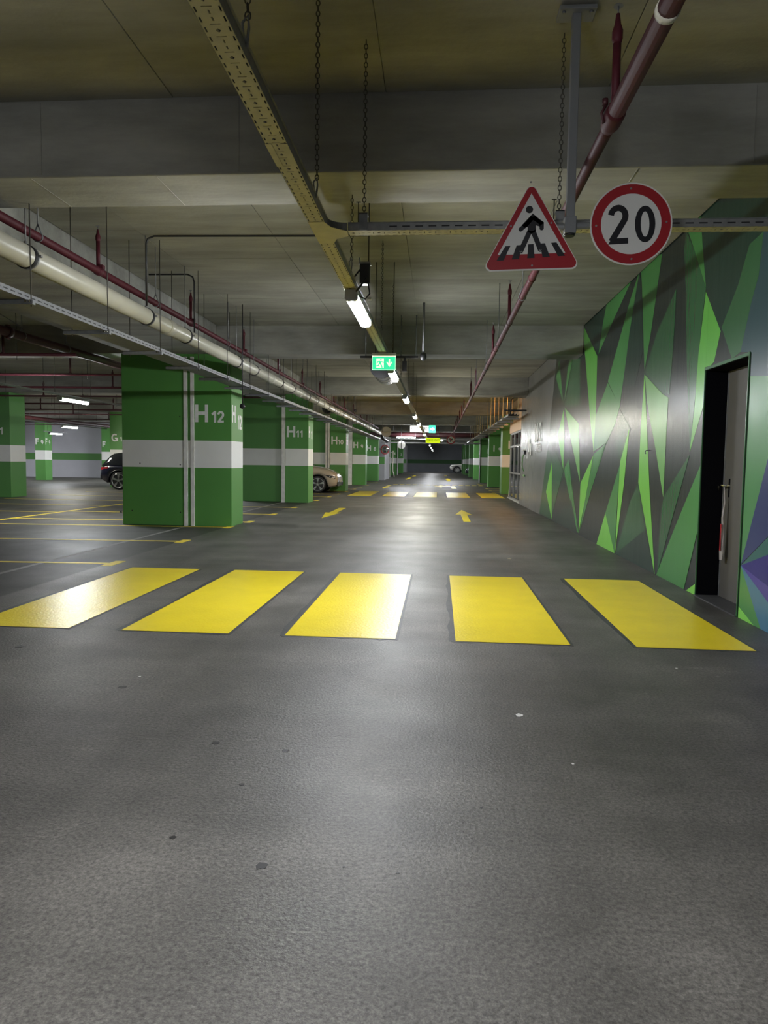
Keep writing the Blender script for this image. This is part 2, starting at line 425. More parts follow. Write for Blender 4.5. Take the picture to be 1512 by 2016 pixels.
# beam-soffit joints are cast lines: thin proud fins across the nearest beam
fin = nb()
for x in (-3.1, -1.55, 0.9, 2.2): box(fin, x, 5.392, BEAM+0.02, x+0.006, 5.40, CEIL-0.03)
for x in (-3.2, -2.2, 1.4): box(fin, x, 5.42, BEAM-0.004, x+0.007, 6.03, BEAM)
f_ = obj('casting_fin', fin, M_beam); f_['kind'] = 'structure'

# ---- mural wall on the right with the door recess
MC = {'CH': (0.018, 0.027, 0.023), 'DT': (0.014, 0.040, 0.027), 'DG': (0.034, 0.115, 0.044), 'MG': (0.062, 0.235, 0.058), 'MGB': (0.075, 0.23, 0.085),
      'LG': (0.125, 0.43, 0.065), 'LL': (0.21, 0.60, 0.08), 'LM': (0.175, 0.43, 0.11), 'TB': (0.030, 0.070, 0.080), 'NV': (0.030, 0.042, 0.135),
      'TG': (0.035, 0.12, 0.11), 'IN': (0.026, 0.02, 0.18), 'VI': (0.060, 0.045, 0.28), 'TL': (0.055, 0.17, 0.26), 'GW': (0.17, 0.17, 0.162)}
def wall_paint(n):
    m = mat('mural_'+n.lower(), MC[n], 0.27, noise=0.05, nscale=1.2, spec=0.33)
    nt = m.node_tree; b = nt.nodes['Principled BSDF']
    g = nt.nodes.new('ShaderNodeNewGeometry')
    mp = nt.nodes.new('ShaderNodeMapping'); mp.inputs['Scale'].default_value = (1, 3.2, 0.5)
    nt.links.new(g.outputs['Position'], mp.inputs[0])
    no = nt.nodes.new('ShaderNodeTexNoise'); no.inputs['Scale'].default_value = 1.6; no.inputs['Detail'].default_value = 4
    nt.links.new(mp.outputs[0], no.inputs[0])
    bp = nt.nodes.new('ShaderNodeBump'); bp.inputs['Strength'].default_value = 0.25; bp.inputs['Distance'].default_value = 0.02
    nt.links.new(no.outputs[0], bp.inputs['Height']); nt.links.new(bp.outputs[0], b.inputs['Normal'])
    return m
PAINT = {n: wall_paint(n) for n in MC}
DY0, DY1, DZ = 6.735, 7.79, 2.405
bm = nb()
box(bm, XW, -14, 0, XW+0.25, DY0, CEIL); box(bm, XW, DY1, 0, XW+0.25, 24.65, CEIL); box(bm, XW, DY0, DZ, XW+0.25, DY1, CEIL)
wall_right = struct('wall_right', bm, PAINT['CH'])
keys = list(MC)
bm = nb()
polys = [('GW', [(19710, 0), (18530, 1870), (17700, 3700), (17500, 4120), (24640, 4120), (24640, 0)])]+MURAL
lay = []
for i, (c, pts) in enumerate(polys):
    bb = (min(p[0] for p in pts), max(p[0] for p in pts), min(p[1] for p in pts), max(p[1] for p in pts))
    ly = 1+max([0]+[l for (b, l) in lay if b[0] < bb[1] and bb[0] < b[1] and b[2] < bb[3] and bb[2] < b[3]])
    lay.append((bb, ly))
    x = XW-0.0004-0.0003*ly
    vs = [bm.verts.new((x, a/1000, max(0.002, b/1000))) for a, b in pts]
    try:
        f = bm.faces.new(vs); f.material_index = keys.index(c); f.normal_update()
        if f.normal.x > 0: f.normal_flip()
    except ValueError: pass
bmesh.ops.triangulate(bm, faces=bm.faces[:])
mural = obj('mural', bm, [PAINT[k] for k in keys], wall_right, recalc=False)
# door recess: dark reveals, grey door leaf with lever handle
bm = nb()
box(bm, XW+0.002, DY1-0.004, 0, XW+0.25, DY1+0.02, DZ); box(bm, XW+0.002, DY0, DZ-0.004, XW+0.25, DY1, DZ+0.02); box(bm, XW+0.03, DY0-0.02, 0, XW+0.25, DY0+0.004, DZ)
obj('reveal', bm, M_black, wall_right)
bm = nb()
for (a, b_, c, d) in ((DY0-0.018, DY0, 0.0, DZ+0.035), (DY1, DY1+0.012, 0.0, DZ+0.035), (DY0, DY1, DZ, DZ+0.035)):
    box(bm, XW-0.012, a, c if c else 0.0, XW+0.01, b_, d)
obj('door_casing', bm, PAINT['DG'], wall_right, bevel=0.003)
bm = nb(); box(bm, XW+0.25, DY0-0.3, 0, XW+0.35, DY1+0.3, DZ+0.3); box(bm, XW+0.225, DY0, 0.012, XW+0.262, DY1-0.03, DZ-0.01)
door = struct('door_1', bm, M_doorgrey)
bm = nb(); box(bm, XW+0.215, DY1-0.045, 0.012, XW+0.226, DY1-0.035, DZ-0.02); obj('door_edge', bm, M_galvd, door)
bm = nb(); tube(bm, [(XW+0.225, 7.60, 1.20), (XW+0.16, 7.60, 1.20), (XW+0.155, 7.66, 1.205), (XW+0.155, 7.72, 1.195), (XW+0.16, 7.745, 1.14)], 0.009, 8)
box(bm, XW+0.216, 7.575, 1.08, XW+0.226, 7.615, 1.27); obj('handle', bm, M_chrome, door)
bm = nb(); box(bm, XW-0.02, DY0+0.0, 0, XW+0.22, DY1, 0.012); struct('door_sill', bm, M_black_coat)
t = thing('plastic_bag', 'thin clear plastic bag with red print hanging from the handle of the grey door', 'bag', (XW+0.17, 7.60, 1.18))
bm = nb()
prof = [(1.18, .010, 0), (1.02, .014, .01), (0.86, .017, -.006), (0.70, .026, .008), (0.56, .038, 0), (0.50, .042, .004), (0.42, .028, 0)]
rings = []
for z, r, dx in prof:
    rings.append([bm.verts.new((XW+0.17+dx+r*0.4*math.cos(a)*(1+.2*math.sin(3*a)), 7.60+r*math.sin(a), z)) for a in [2*PI*k/10 for k in range(10)]])
for i in range(len(rings)-1):
    for k in range(10): bm.faces.new((rings[i][k], rings[i][(k+1) % 10], rings[i+1][(k+1) % 10], rings[i+1][k]))
bm.faces.new(rings[0]); bm.faces.new(rings[-1]); obj('sack', bm, M_plastic, t)
bm = nb(); box(bm, XW+0.147, 7.575, 0.52, XW+0.151, 7.60, 0.80); obj('printed_strip', bm, M_signred, t)

# ---- grey end of the wall: pale stencilled marks, small call box
bm = nb()
to3 = lambda a, b, h: (XW-0.03-h, 20.85-a, 2.02+b)
wd = text_geo(bm, 'LIV2', 0.52, to3, 0.002, 0.01, widthscale=0.95)
obj('stencil_letters', bm, M_letter, wall_right)
bm = nb()
for (a, b, c, d) in ((20.75, 19.55, 1.93, 1.945), (20.3, 19.5, 1.72, 1.735), (20.3, 20.27, 1.72, 1.93), (19.53, 19.5, 1.72, 1.93), (20.2, 19.6, 1.80, 1.82), (20.2, 19.75, 1.86, 1.88)):
    box(bm, XW-0.032, min(a, b), c, XW-0.029, max(a, b), d)
obj('stencil_frame', bm, M_letter, wall_right)
bm = nb()
for (a, b, c, d) in ((22.3, 22.1, 1.75, 2.15), (21.9, 21.7, 1.65, 2.0), (22.6, 22.55, 1.55, 2.2)): box(bm, XW-0.032, b, c, XW-0.029, a, d)
obj('stencil_strip', bm, M_letter, wall_right)
t = thing('call_box', 'small dark call box with a pale cover near the end of the grey wall', 'intercom', (XW-0.03, 22.9, 1.7))
bm = nb(); box(bm, XW-0.10, 22.80, 1.68, XW-0.03, 23.0, 1.80); obj('housing', bm, M_dark, t, bevel=0.008)
bm = nb(); box(bm, XW-0.13, 22.76, 1.80, XW-0.03, 23.04, 1.835); obj('cover', bm, M_signwhite, t, bevel=0.006)
bm = nb(); tube(bm, [(XW-0.06, 23.05, 1.80), (XW-0.09, 23.25, 1.55), (XW-0.09, 23.3, 1.3), (XW-0.05, 23.2, 1.15)], 0.014, 8); obj('hose', bm, M_green, t)
bm = nb(); box(bm, XW-0.07, 23.0, 0.98, XW-0.028, 23.22, 1.04); o = obj('wall_socket', bm, M_green, None, bevel=0.01)
tag(o, 'small green socket low on the grey wall below the call box', 'socket'); o.location.z = 0
bm = nb(); tube(bm, [(XW-0.002, 9.72, 1.60), (XW-0.04, 9.72, 1.595), (XW-0.05, 9.72, 1.57), (XW-0.04, 9.72, 1.55)], 0.006, 6)
o = obj('wall_hook', bm, M_dark); tag(o, 'tiny black hook on the dark grey part of the green mural', 'hook')

# ---- glazed lobby after the mural wall, warm light inside
bm = nb(); box(bm, 2.84, 24.66, 2.58, 3.0, 29.0, 3.02); struct('wall_lobby_fascia', bm, M_beige, bevel=0.01)
bm = nb(); box(bm, XW+0.25, 24.4, 0, 5.5, 24.66, CEIL); box(bm, 5.5, 24.4, 0, 5.7, 32.4, CEIL); struct('wall_lobby', bm, M_beige)
M_glass = bpy.data.materials.new('lobby_glass'); M_glass.use_nodes = True
nt = M_glass.node_tree; nt.nodes.clear()
out = nt.nodes.new('ShaderNodeOutputMaterial'); mxs = nt.nodes.new('ShaderNodeMixShader'); tr = nt.nodes.new('ShaderNodeBsdfTransparent'); gl = nt.nodes.new('ShaderNodeBsdfGlossy')
tr.inputs[0].default_value = (0.78, 0.88, 0.84, 1); gl.inputs['Roughness'].default_value = 0.03; fr = nt.nodes.new('ShaderNodeFresnel'); fr.inputs[0].default_value = 1.5
nt.links.new(fr.outputs[0], mxs.inputs[0]); nt.links.new(tr.outputs[0], mxs.inputs[1]); nt.links.new(gl.outputs[0], mxs.inputs[2]); nt.links.new(mxs.outputs[0], out.inputs[0])
win = None
bm = nb()
for y in (24.72, 26.1, 27.55, 28.95): box(bm, 2.87, y-0.035, 0.0, 2.95, y+0.035, 2.58)
for z in (0.03, 1.02, 2.05, 2.55): box(bm, 2.875, 24.72, z-0.03, 2.945, 28.95, z+0.03)
win = struct('window_1', bm, M_galv)
for k in range(3):
    y0 = 24.755+1.415*k
    for (z0, z1) in ((0.06, 0.99), (1.05, 2.02), (2.08, 2.52)):
        q = nb(); box(q, 2.905, y0, z0, 2.915, y0+1.34, z1); obj('pane', q, M_glass, win)
bm = nb(); box(bm, 2.80, 24.66, 0.0, 3.0, 29.0, 0.03); struct('window_sill', bm, M_signback)
# wall lamp in the lobby that gives the orange light
bm = nb(); box(bm, 3.30, 24.66, 2.60, 3.42, 32.38, CT); struct('wall_lobby_upper', bm, M_beige)
t = thing('lobby_lamp', 'warm orange lamp glowing above the glazed lobby door', 'lamp', (3.1, 27.0, 4.0))
bm = nb(); box(bm, 2.95, 25.9, 4.03, 3.25, 28.1, 4.10); obj('housing', bm, M_lampwhite, t)
bm = nb(); box(bm, 2.97, 25.92, 3.99, 3.23, 28.08, 4.03); obj('diffuser', bm, mat('warm_lamp', (1.0, 0.50, 0.16), emit=42), t)
t = thing('lobby_ceiling_lamp', 'warm lamp behind the glass panes of the lobby', 'lamp', (4.1, 28.2, 2.5))
bm = nb(); box(bm, 3.8, 27.8, 2.55, 4.4, 28.6, 2.60); obj('housing', bm, M_lampwhite, t)
bm = nb(); box(bm, 3.82, 27.82, 2.52, 4.38, 28.58, 2.55); obj('diffuser', bm, mat('warm_lamp_low', (1.0, 0.62, 0.30), emit=30), t)
bm = nb(); tube(bm, [(4.1, 28.2, 2.6), (4.1, 28.2, 4.12)], 0.012, 6); obj('stem', bm, M_galvd, t)
# conduit loop above the lobby
bm = nb(); tube(bm, [(2.79, 24.45, 3.62), (2.70, 24.45, 3.64), (2.55, 24.6, 3.64), (2.47, 24.8, 3.60), (2.45, 24.9, 3.5), (2.45, 24.9, 3.0)], 0.022, 8)
o = obj('conduit', bm, M_dark); tag(o, 'dark conduit bending down from the end of the grey wall to the tray', 'conduit')

# ---- far and side walls
def banded_wall(name, x0, y0, x1, y1, z1, m, face, band=(1.2, 1.72), bm_mat=None):
    q = nb(); box(q, x0, y0, 0, x1, y1, z1); o = struct(name, q, m)
    q = nb()
    if face == '-y': box(q, x0, y0-0.004, band[0], x1, y0, band[1])
    elif face == '+x': box(q, x1, y0, band[0], x1+0.004, y1, band[1])
    elif face == '-x': box(q, x0-0.004, y0, band[0], x0, y1, band[1])
    obj('painted_band', q, bm_mat or M_green, o); return o
banded_wall('wall_far', -39.9, 97.0, 12.9, 97.3, CEIL, M_darkwall, '-y', bm_mat=mat('deep_green_paint', (0.03, 0.11, 0.03), 0.6))
banded_wall('wall_left_bay', -39.9, 47.0, -12.5, 47.3, CEIL, mat('lavender_grey_wall_paint', (0.58, 0.58, 0.64), 0.6, noise=0.05, nscale=1), '-y', (1.2, 1.66))
banded_wall('wall_left', -40.0, -14, -39.7, 47, CEIL, M_greywall, '+x', (1.2, 1.66))
banded_wall('wall_lane_end', -4.62, 53.0, -4.05, 58.0, BEAM, M_greywall, '-y', (1.2, 1.72))
banded_wall('wall_lane_corner', -4.75, 94.0, -4.28, 97.0, BEAM, M_greywall, '-y', (1.2, 1.72))
bm = nb(); box(bm, -39.9, -14.25, 0, 13, -14, CEIL); struct('wall_back', bm, M_greywall)
bm = nb(); box(bm, 12.8, -14, 0, 13, 98, CEIL); struct('wall_east', bm, M_greywall)

# ---- columns
B0, B1 = 1.215, 1.775
def shaft(q, x0, y0, x1, y1, z1, b0=B0, b1=B1):
    # stacked painted bands share one body
    zs = [0.0, b0, b1, z1]
    grid = [[q.verts.new((x, y, z)) for (x, y) in ((x0,y0),(x1,y0),(x1,y1),(x0,y1))] for z in zs]
    for k in range(3):
        for i in range(4):
            q.faces.new((grid[k][i], grid[k][(i+1) % 4], grid[k+1][(i+1) % 4], grid[k+1][i])).material_index = 1 if k == 1 else 0
    q.faces.new(grid[0][::-1]); q.faces.new(grid[-1])
FRONT = lambda x, y, z: (lambda a, b, h: (x+a, y-h, z+b))
def column(label, shafts, texts=(), side=(), joints=(), group=None, loc=None):
    x0, y0 = shafts[0][0], shafts[0][1]
    t = thing('concrete_column', label, 'column', loc or (x0, y0, 0), group)
    for (a, b, c, d) in shafts:
        q = nb(); shaft(q, a, b, c, d, BEAM); obj('shaft', q, [M_green, M_white], t, bevel=0.008)
    for (s, x, y, z, h) in texts:
        q = nb(); glyphs(q, s, h, FRONT(x, y, z)); obj('letter' if not s[0].isdigit() else 'number', q, M_letter, t)
    for (s, x, y, z, h, ws) in side:
        q = nb(); glyphs(q, s, h, (lambda a, b, hh, x=x, y=y, z=z: (x+hh, y+a, z+b)), widthscale=ws); obj('letter' if not s[0].isdigit() else 'number', q, M_letter, t)
    for (a, b, c, d) in joints:
        q = nb(); box(q, a, b, 0.0, c, d, BEAM-0.06); obj('joint_strip', q, M_joint, t, bevel=0.004)
    return t
XR = -4.27
column('green column H12 with white band, split by two pale grey joint strips', [(-6.60, 14.35, -5.27, 15.2), (-5.06, 14.35, XR, 15.2), (-5.268, 14.365, -5.062, 15.1)],
       [('H', -5.04, 14.35, 2.155, 0.36), ('12', -4.70, 14.35, 2.15, 0.235)], [('H', XR, 14.40, 2.16, 0.36, 0.85), ('12', XR, 14.80, 2.04, 0.30, 0.85)],
       [(-5.275, 14.325, -5.20, 14.42), (-5.13, 14.325, -5.055, 14.42)])
h12 = [o for o in C.objects if o.get('label', '').startswith('green column H12')][0]
for x, z in ((-5.36, 2.27), (-5.36, 1.27), (-5.36, 0.28), (-6.22, 1.29), (-6.4, .30)):
    q = nb(); lathe(q, [(0, .014), (.003, .014)], (x, 14.35, z), (0, -1, 0), 8); obj('anchor_hole', q, M_dark, h12)
column('green column H11 with a grey joint strip, behind column H12', [(-6.60, 23.45, -5.16, 24.0), (-5.04, 23.0, XR, 23.9)],
       [('H', -4.99, 23.0, 2.15, 0.36), ('11', -4.69, 23.0, 2.15, 0.22)], [('H', XR, 23.05, 2.15, 0.36, 0.7), ('11', XR, 23.46, 2.12, 0.26, 0.7)], [(-5.16, 22.98, -5.05, 23.5)])
column('green column H10 with a grey joint pipe, behind the beige car', [(-6.6, 32.7, -5.22, 33.3), (-5.0, 32.4, XR, 33.3)],
       [('H', -4.95, 32.4, 2.15, 0.36), ('10', -4.65, 32.4, 2.15, 0.22)], [('H', XR, 32.45, 2.15, 0.36, 0.7), ('10', XR, 32.86, 2.12, 0.26, 0.6)], [(-5.22, 32.36, -5.13, 32.7), (-5.10, 32.36, -5.02, 32.5)])
column('green column H9, next one past column H10', [(-5.05, 41.2, XR, 42.1)], [('H', -5.0, 41.2, 2.15, 0.36), ('9', -4.55, 41.2, 2.15, 0.22)], [('H', XR, 41.25, 2.15, 0.36, 0.7)], [(-5.35, 41.1, -5.05, 41.5)])
column('green column H8 beside the round convex mirror', [(-5.3, 50.2, XR-0.03, 51.1)], [('H', -5.1, 50.2, 2.15, 0.36), ('8', -4.62, 50.2, 2.15, 0.26)])
column('green column H5 in shade behind the convex mirror', [(-5.6, 62.0, XR, 63.0)], [('5', -4.55, 62.0, 2.1, 0.26)], joints=[(XR-0.02, 61.9, XR+0.04, 62.0)])
column('green column H4 in shade beyond the mirror', [(-5.6, 73.0, XR, 74.0)], [('H', -5.02, 73.0, 2.15, 0.36), ('4', -4.62, 73.0, 2.1, 0.26)], joints=[(XR, 72.9, XR+0.08, 73.0)])
column('green column H3, last of the shaded row before the far wall', [(-5.6, 85.0, XR, 86.0)], [('3', -4.58, 85.0, 2.1, 0.28)])
column('green column number 11 at the far left edge of the left bays', [(-17.2, 23.0, -14.5, 23.9)], [('11', -15.0, 23.0, 2.13, 0.24), ('G', -15.5, 23.0, 2.13, 0.36)])
column('green column G10 directly behind the dark car', [(-15.5, 32.4, -13.6, 33.3)], [('G', -15.42, 32.4, 2.16, 0.36), ('10', -15.02, 32.4, 2.16, 0.22)])
column('narrow green column F9 in front of the pale grey band wall', [(-24.05, 40.6, -23.42, 41.35)], [('F', -24.02, 40.6, 2.13, 0.36), ('9', -23.68, 40.6, 2.13, 0.26)], [('F', -23.42, 40.65, 2.13, 0.36, 0.9), ('9', -23.42, 41.02, 2.13, 0.26, 0.9)])
column('slim green column lettered F beside column G10', [(-22.4, 45.6, -21.3, 46.3)], [('F', -22.33, 45.6, 2.10, 0.36)])
# right row
column('green column lettered I 1 next to the glazed lobby, nearest of the right row', [(2.86, 32.4, 5.2, 33.3)], [('I', 3.12, 32.4, 2.05, 0.36), ('1', 3.42, 32.4, 2.05, 0.22)], [])
column('green column I 9 just past the column by the lobby', [(2.88, 41.2, 4.6, 42.1)], [('I', 3.12, 41.2, 2.05, 0.36), ('9', 3.42, 41.2, 2.05, 0.24)], [])
column('bright green column with the letter I, third of the right row', [(2.90, 50.2, 4.6, 51.1)], [('I', 3.4, 50.2, 2.05, 0.36)], [], [(2.85, 50.1, 2.9, 50.3)])
for k, (y, lab) in enumerate(((59.1, 'dark green shaded column, fourth of the right row'), (68.0, 'dark green shaded column, fifth of the right row beside the black car'), (77.0, 'green column of the right row behind the black car'), (83.0, 'thin green column second before the far white car'), (89.0, 'green column of the right row right beside the far white car'))):
    column(lab, [(2.9, y, 4.6, y+0.9)], [('I', 3.3, y, 2.05, 0.36)])

# ================================================================ FLOOR MARKINGS
Z1_, Z2_ = 0.0015, 0.003
def slab(q, pts, h=0.0025):
    prism(q, pts, lambda a, b, hh: (a, b, h-hh), h)
def zebra(label, lefts, wd, y0, y1, sk):
    t = thing('zebra_crossing', label, 'crossing', (0, (y0+y1)/2, 0))
    for x in lefts:
        q = nb(); n = 14; pts = []
        r = lambda: random.uniform(0.008, 0.045)
        for k in range(n): pts.append((x-0.02+(wd+0.04)*k/(n-1), y0-r()))
        for k in range(n): pts.append((x+wd+0.025, y0+(y1-y0)*k/(n-1)+random.uniform(-.01, .01)))
        for k in range(n): pts.append((x+wd+0.02-(wd+0.04)*k/(n-1), y1+r()))
        for k in range(n): pts.append((x-r()-0.02, y1-(y1-y0)*k/(n-1)))
        slab(q, pts, Z1_); obj('base_coat', q, M_black_coat, t)
    for x in lefts:
        q = nb(); slab(q, [(x, y0), (x+wd, y0+sk), (x+wd, y1+sk), (x, y1)], 0.0035); obj('stripe', q, M_yellow, t)
    return t
zebra('near zebra crossing of five broad yellow stripes', [-3.88, -2.545, -1.20, 0.16, 1.55], 0.885, 5.48, 8.69, 0.0)
zebra('far zebra crossing of five yellow stripes beyond the two arrows', [-3.66, -2.27, -0.98, 0.36, 1.74], 0.93, 28.3, 32.9, 0.0)
def arrow(label, pts):
    q = nb(); slab(q, pts, 0.0035); o = obj('lane_arrow', q, M_yellow); tag(o, label, 'road marking'); return o
def straight(x, tip, tail, hw=0.24, sw=0.085, hl=1.9):
    s = 1 if tip > tail else -1
    return [(x, tip), (x+hw, tip-s*hl), (x+sw, tip-s*hl*0.95), (x+sw, tail), (x-sw, tail), (x-sw, tip-s*hl*0.95), (x-hw, tip-s*hl)]
arrow('yellow lane arrow pointing towards the viewer between the two crossings', straight(-2.82, 17.0, 20.8, 0.21, 0.10))
arrow('yellow lane arrow pointing away in the right lane between the crossings', straight(0.70, 20.9, 16.8, 0.23, 0.085))
arrow('small yellow arrow pointing towards the viewer past the far crossing', straight(-2.85, 36.3, 42.0, 0.2, 0.1, 2.3))
arrow('yellow arrow bending to the left past the far crossing', [(0.98, 37.6), (0.98, 41.6), (0.2, 41.6), (0.2, 42.6), (-0.25, 40.9), (0.2, 39.2), (0.2, 40.3), (0.72, 40.3), (0.72, 37.6)])
arrow('yellow arrow mark in the right lane beyond the dashed line', straight(0.78, 61, 52, 0.25, 0.14, 4))
arrow('orange tinted arrow mark in the left lane beyond the dashed line', straight(-2.5, 55, 63, 0.25, 0.14, 3))
arrow('yellow arrow mark far down the left lane near the end wall', straight(-2.4, 66.5, 73, 0.25, 0.14, 3))
arrow('yellow arrow mark far down the right lane near the end wall', straight(0.75, 79, 72, 0.25, 0.14, 3))
t = thing('dashed_line', 'pale yellow dashed line across the lane before the convex mirror', 'road marking', (0, 43, 0))
for k in range(14):
    q = nb(); x = -2.75+k*0.4; slab(q, [(x, 42.9+0.02*k), (x+0.27, 42.9+0.02*k), (x+0.27, 43.5+0.02*k), (x, 43.5+0.02*k)], 0.003); obj('dash', q, M_line, t)
def bay_line(label, y, x0, x1, group=None, tee=True, slope=0.06, tl=0.17):
    t = thing('bay_line', label, 'road marking', (x0, y, 0), group); lw = 0.05
    dy = slope*(x1-x0) if x1 < x0 else 0.0
    q = nb(); slab(q, [(x0, y-lw), (x1, y-lw+dy), (x1, y+lw+dy), (x0, y+lw)], 0.002); obj('line', q, M_line, t)
    if tee:
        q = nb(); slab(q, [(x0-0.07, y-0.22), (x0+0.07, y-0.22), (x0+0.07, y+0.22), (x0-0.07, y+0.22)], 0.003); obj('tee_mark', q, M_line, t)
bay_line('yellow bay line with T end, nearest one left of the near crossing', 8.98, -4.27, -9.6)
bay_line('yellow bay line with T end, second one before column H12', 11.60, -4.30, -9.6)
bay_line('yellow bay line with T end along the foot of column H12', 14.22, -4.30, -9.6)
bay_line('yellow bay line with T end just past column H12', 15.55, -4.22, -9.6)
bay_line('yellow bay line with T end midway between columns H12 and H11', 17.85, -4.22, -9.6)
bay_line('yellow bay line with T end just before column H11', 20.6, -4.22, -9.6)
bay_line('yellow bay line with T end just past column H11', 24.5, -4.24, -9.6)
bay_line('yellow bay line with T end beside the beige car', 27.1, -4.2, -9.6)
bay_line('yellow bay line with T end under the nose of the beige car', 29.55, -4.17, -9.6)
bay_line('yellow bay line at the foot of column H10', 32.25, -4.2, -9.6)
bay_line('yellow bay line with T end just before column H9', 35.0, -4.15, -9.6)
bay_line('yellow bay line with T end second before column H9', 37.8, -4.15, -9.6)
bay_line('yellow bay line at the foot of column H9', 41.05, -4.1, -9.6)
bay_line('short yellow bay mark just before column H8', 46.4, -4.05, -9.6)
for y, lab in ((6.4, 'nearest'), (9.1, 'second'), (11.8, 'third'), (14.75, 'fourth'), (17.2, 'fifth'), (19.85, 'sixth'), (22.3, 'seventh'), (25.0, 'eighth'), (27.7, 'ninth')):
    bay_line('thin yellow line of the back bays on the left, %s from the viewer' % lab, y, -9.65, -14.3, tee=False, slope=0.0)
q = nb(); slab(q, [(-9.75, 4.0), (-9.63, 4.0), (-9.40, 30.0), (-9.52, 30.0)], 0.0025); o = obj('dividing_line', q, M_line); tag(o, 'long yellow line dividing the front and back bays left of column H12', 'road marking')
for y, lab in ((33.9, 'nearest the lobby'), (35.9, 'second from the lobby'), (38.5, 'third from the lobby'), (43.9, 'just past the column I 9'), (46.4, 'second past the column I 9')):
    bay_line('small yellow bay line on the right side, %s' % lab, y, 2.62, 7.0)
q = nb(); slab(q, [(-5.24, 5.5), (-5.16, 5.5), (-5.16, 14.3), (-5.24, 14.3)], 0.0012); o = obj('floor_joint', q, M_jointline); o['kind'] = 'structure'
q = nb(); slab(q, [(-5.24, 15.2), (-5.16, 15.2), (-5.12, 23.0), (-5.2, 23.0)], 0.0012); o = obj('floor_joint', q, M_jointline); o['kind'] = 'structure'
# stains and litter
def blob(x, y, r, m, name, label=None, cat=None, h=0.0012, parent=None):
    q = nb(); n = 12; slab(q, [(x+r*random.uniform(.7, 1.15)*math.cos(2*PI*k/n), y+r*random.uniform(.7, 1.2)*math.sin(2*PI*k/n)) for k in range(n)], h)
    o = obj(name, q, m, parent)
    if label: tag(o, label, cat)
    return o
for x, y, r in ((-0.583, 2.307, .022), (-0.71, 3.273, .018), (-1.073, 3.325, .02), (-0.954, 2.455, .013), (-0.112, 2.312, .006), (-0.3, 2.33, .005), (-0.82, 2.9, .012), (0.2, 2.8, .007), (-1.9, 4.1, .03), (-3.05, 4.9, .035)):
    blob(x, y, r, M_stain, 'stain', parent=floor)
for x, y, r, l in ((0.654, 3.272, .006, 'tiny white scrap of litter on the floor right of the centre'), (-1.887, 4.313, .008, 'tiny pale scrap of litter left of the centre before the near crossing'), (1.064, 10.407, .03, 'small orange leaf on the floor beyond the near crossing'), (1.668, 4.937, .008, 'tiny white scrap of litter before the near crossing on the right'), (0.474, 3.892, .022, 'flat grey fleck on the floor before the fourth stripe')):
    blob(x, y, r, M_scrap if 'leaf' not in l else M_foil, 'litter_scrap', l, 'litter', 0.002)
for x, y, l in ((-8.35, 18.6, 'small dark pebble on the floor of the left bays, the nearer one'), (-8.05, 17.4, 'small pale pebble near the dividing line in the left bays')):
    q = nb(); bmesh.ops.create_icosphere(q, subdivisions=1, radius=0.035, matrix=Matrix.Translation((x, y, 0.025))); o = obj('pebble', q, M_stain); tag(o, l, 'litter')
# ================================================================ CEILING SERVICES
def chain(bm, p0, p1, link=0.034, rw=0.011, wire=0.0028):
    p0, p1 = Vector(p0), Vector(p1); d = (p1-p0); n = max(1, int(d.length/(link-2.2*wire))); ax = d.normalized(); u, v = frame_at(ax)
    for i in range(n):
        c = p0+d*((i+.5)/n); side = u if i % 2 == 0 else v; pts = []
        for k in range(10):
            a = 2*PI*k/10
            pts.append(c+ax*(math.sin(a)*link/2)+side*(math.cos(a)*rw))
        tube(bm, pts, wire, 4, closed=True)
def threaded_rod(bm, x, y, z0, z1, r=0.006): tube(bm, [(x, y, z0), (x, y, z1)], r, 6)

# ---- perforated tray plate (real slots) as a filled flat curve turned into a mesh
def perforated(name, w_, ln, holes):
    cu = bpy.data.curves.new('plate', 'CURVE'); cu.dimensions = '2D'; cu.fill_mode = 'BOTH'; cu.extrude = 0.0012
    def ring(pts):
        sp = cu.splines.new('POLY'); sp.points.add(len(pts)-1)
        for i, p in enumerate(pts): sp.points[i].co = (p[0], p[1], 0, 1)
        sp.use_cyclic_u = True
    ring([(-w_/2, 0), (w_/2, 0), (w_/2, ln), (-w_/2, ln)])
    for h in holes: ring(h)
    o = bpy.data.objects.new('plate', cu); C.objects.link(o)
    me = bpy.data.meshes.new_from_object(o.evaluated_get(bpy.context.evaluated_depsgraph_get()))
    bpy.data.objects.remove(o); me.name = name
    return me
def slot(cx, cy, a, b): return [(cx-a/2, cy-b/2), (cx+a/2, cy-b/2), (cx+a/2, cy+b/2), (cx-a/2, cy+b/2)]
PITCH = 0.168
def tray_holes(w_, n):
    H = []
    for k in range(n):
        y = k*PITCH
        cy = y+0.030; H.append([(0, cy-.013), (.010, cy), (0, cy+.013), (-.010, cy)])
        H.append(slot(0, y+0.066, .036, .0045)); H.append(slot(0, y+0.162, .036, .0045))
        H.append(slot(0, y+0.095, .0065, .021)); H.append(slot(0, y+0.133, .0065, .021))
        for s in (-1, 1):
            for j in range(3): H.append(slot(s*(w_/2-.009), y+0.024+j*0.056, .0065, .030))
    return H
TW = 0.104
plate_me = perforated('tray_plate', TW, PITCH*6, tray_holes(TW, 6)); plate_me.materials.append(M_tray)
def tray_side(bm, x, y0, y1, z0, h, th=0.0015, lip=0.010, sgn=1):
    box(bm, x-th, y0, z0, x+th, y1, z0+h); box(bm, min(x, x+sgn*lip), y0, z0+h-0.003, max(x, x+sgn*lip), y1, z0+h)
TX, TZ = -0.80, 2.90
TEND = 94
t = thing('cable_tray', 'long perforated cream cable tray running down the lane above the lamp row', 'cable tray', (TX, 0, TZ))
TS = PITCH*6
y = 1.5; k = 0
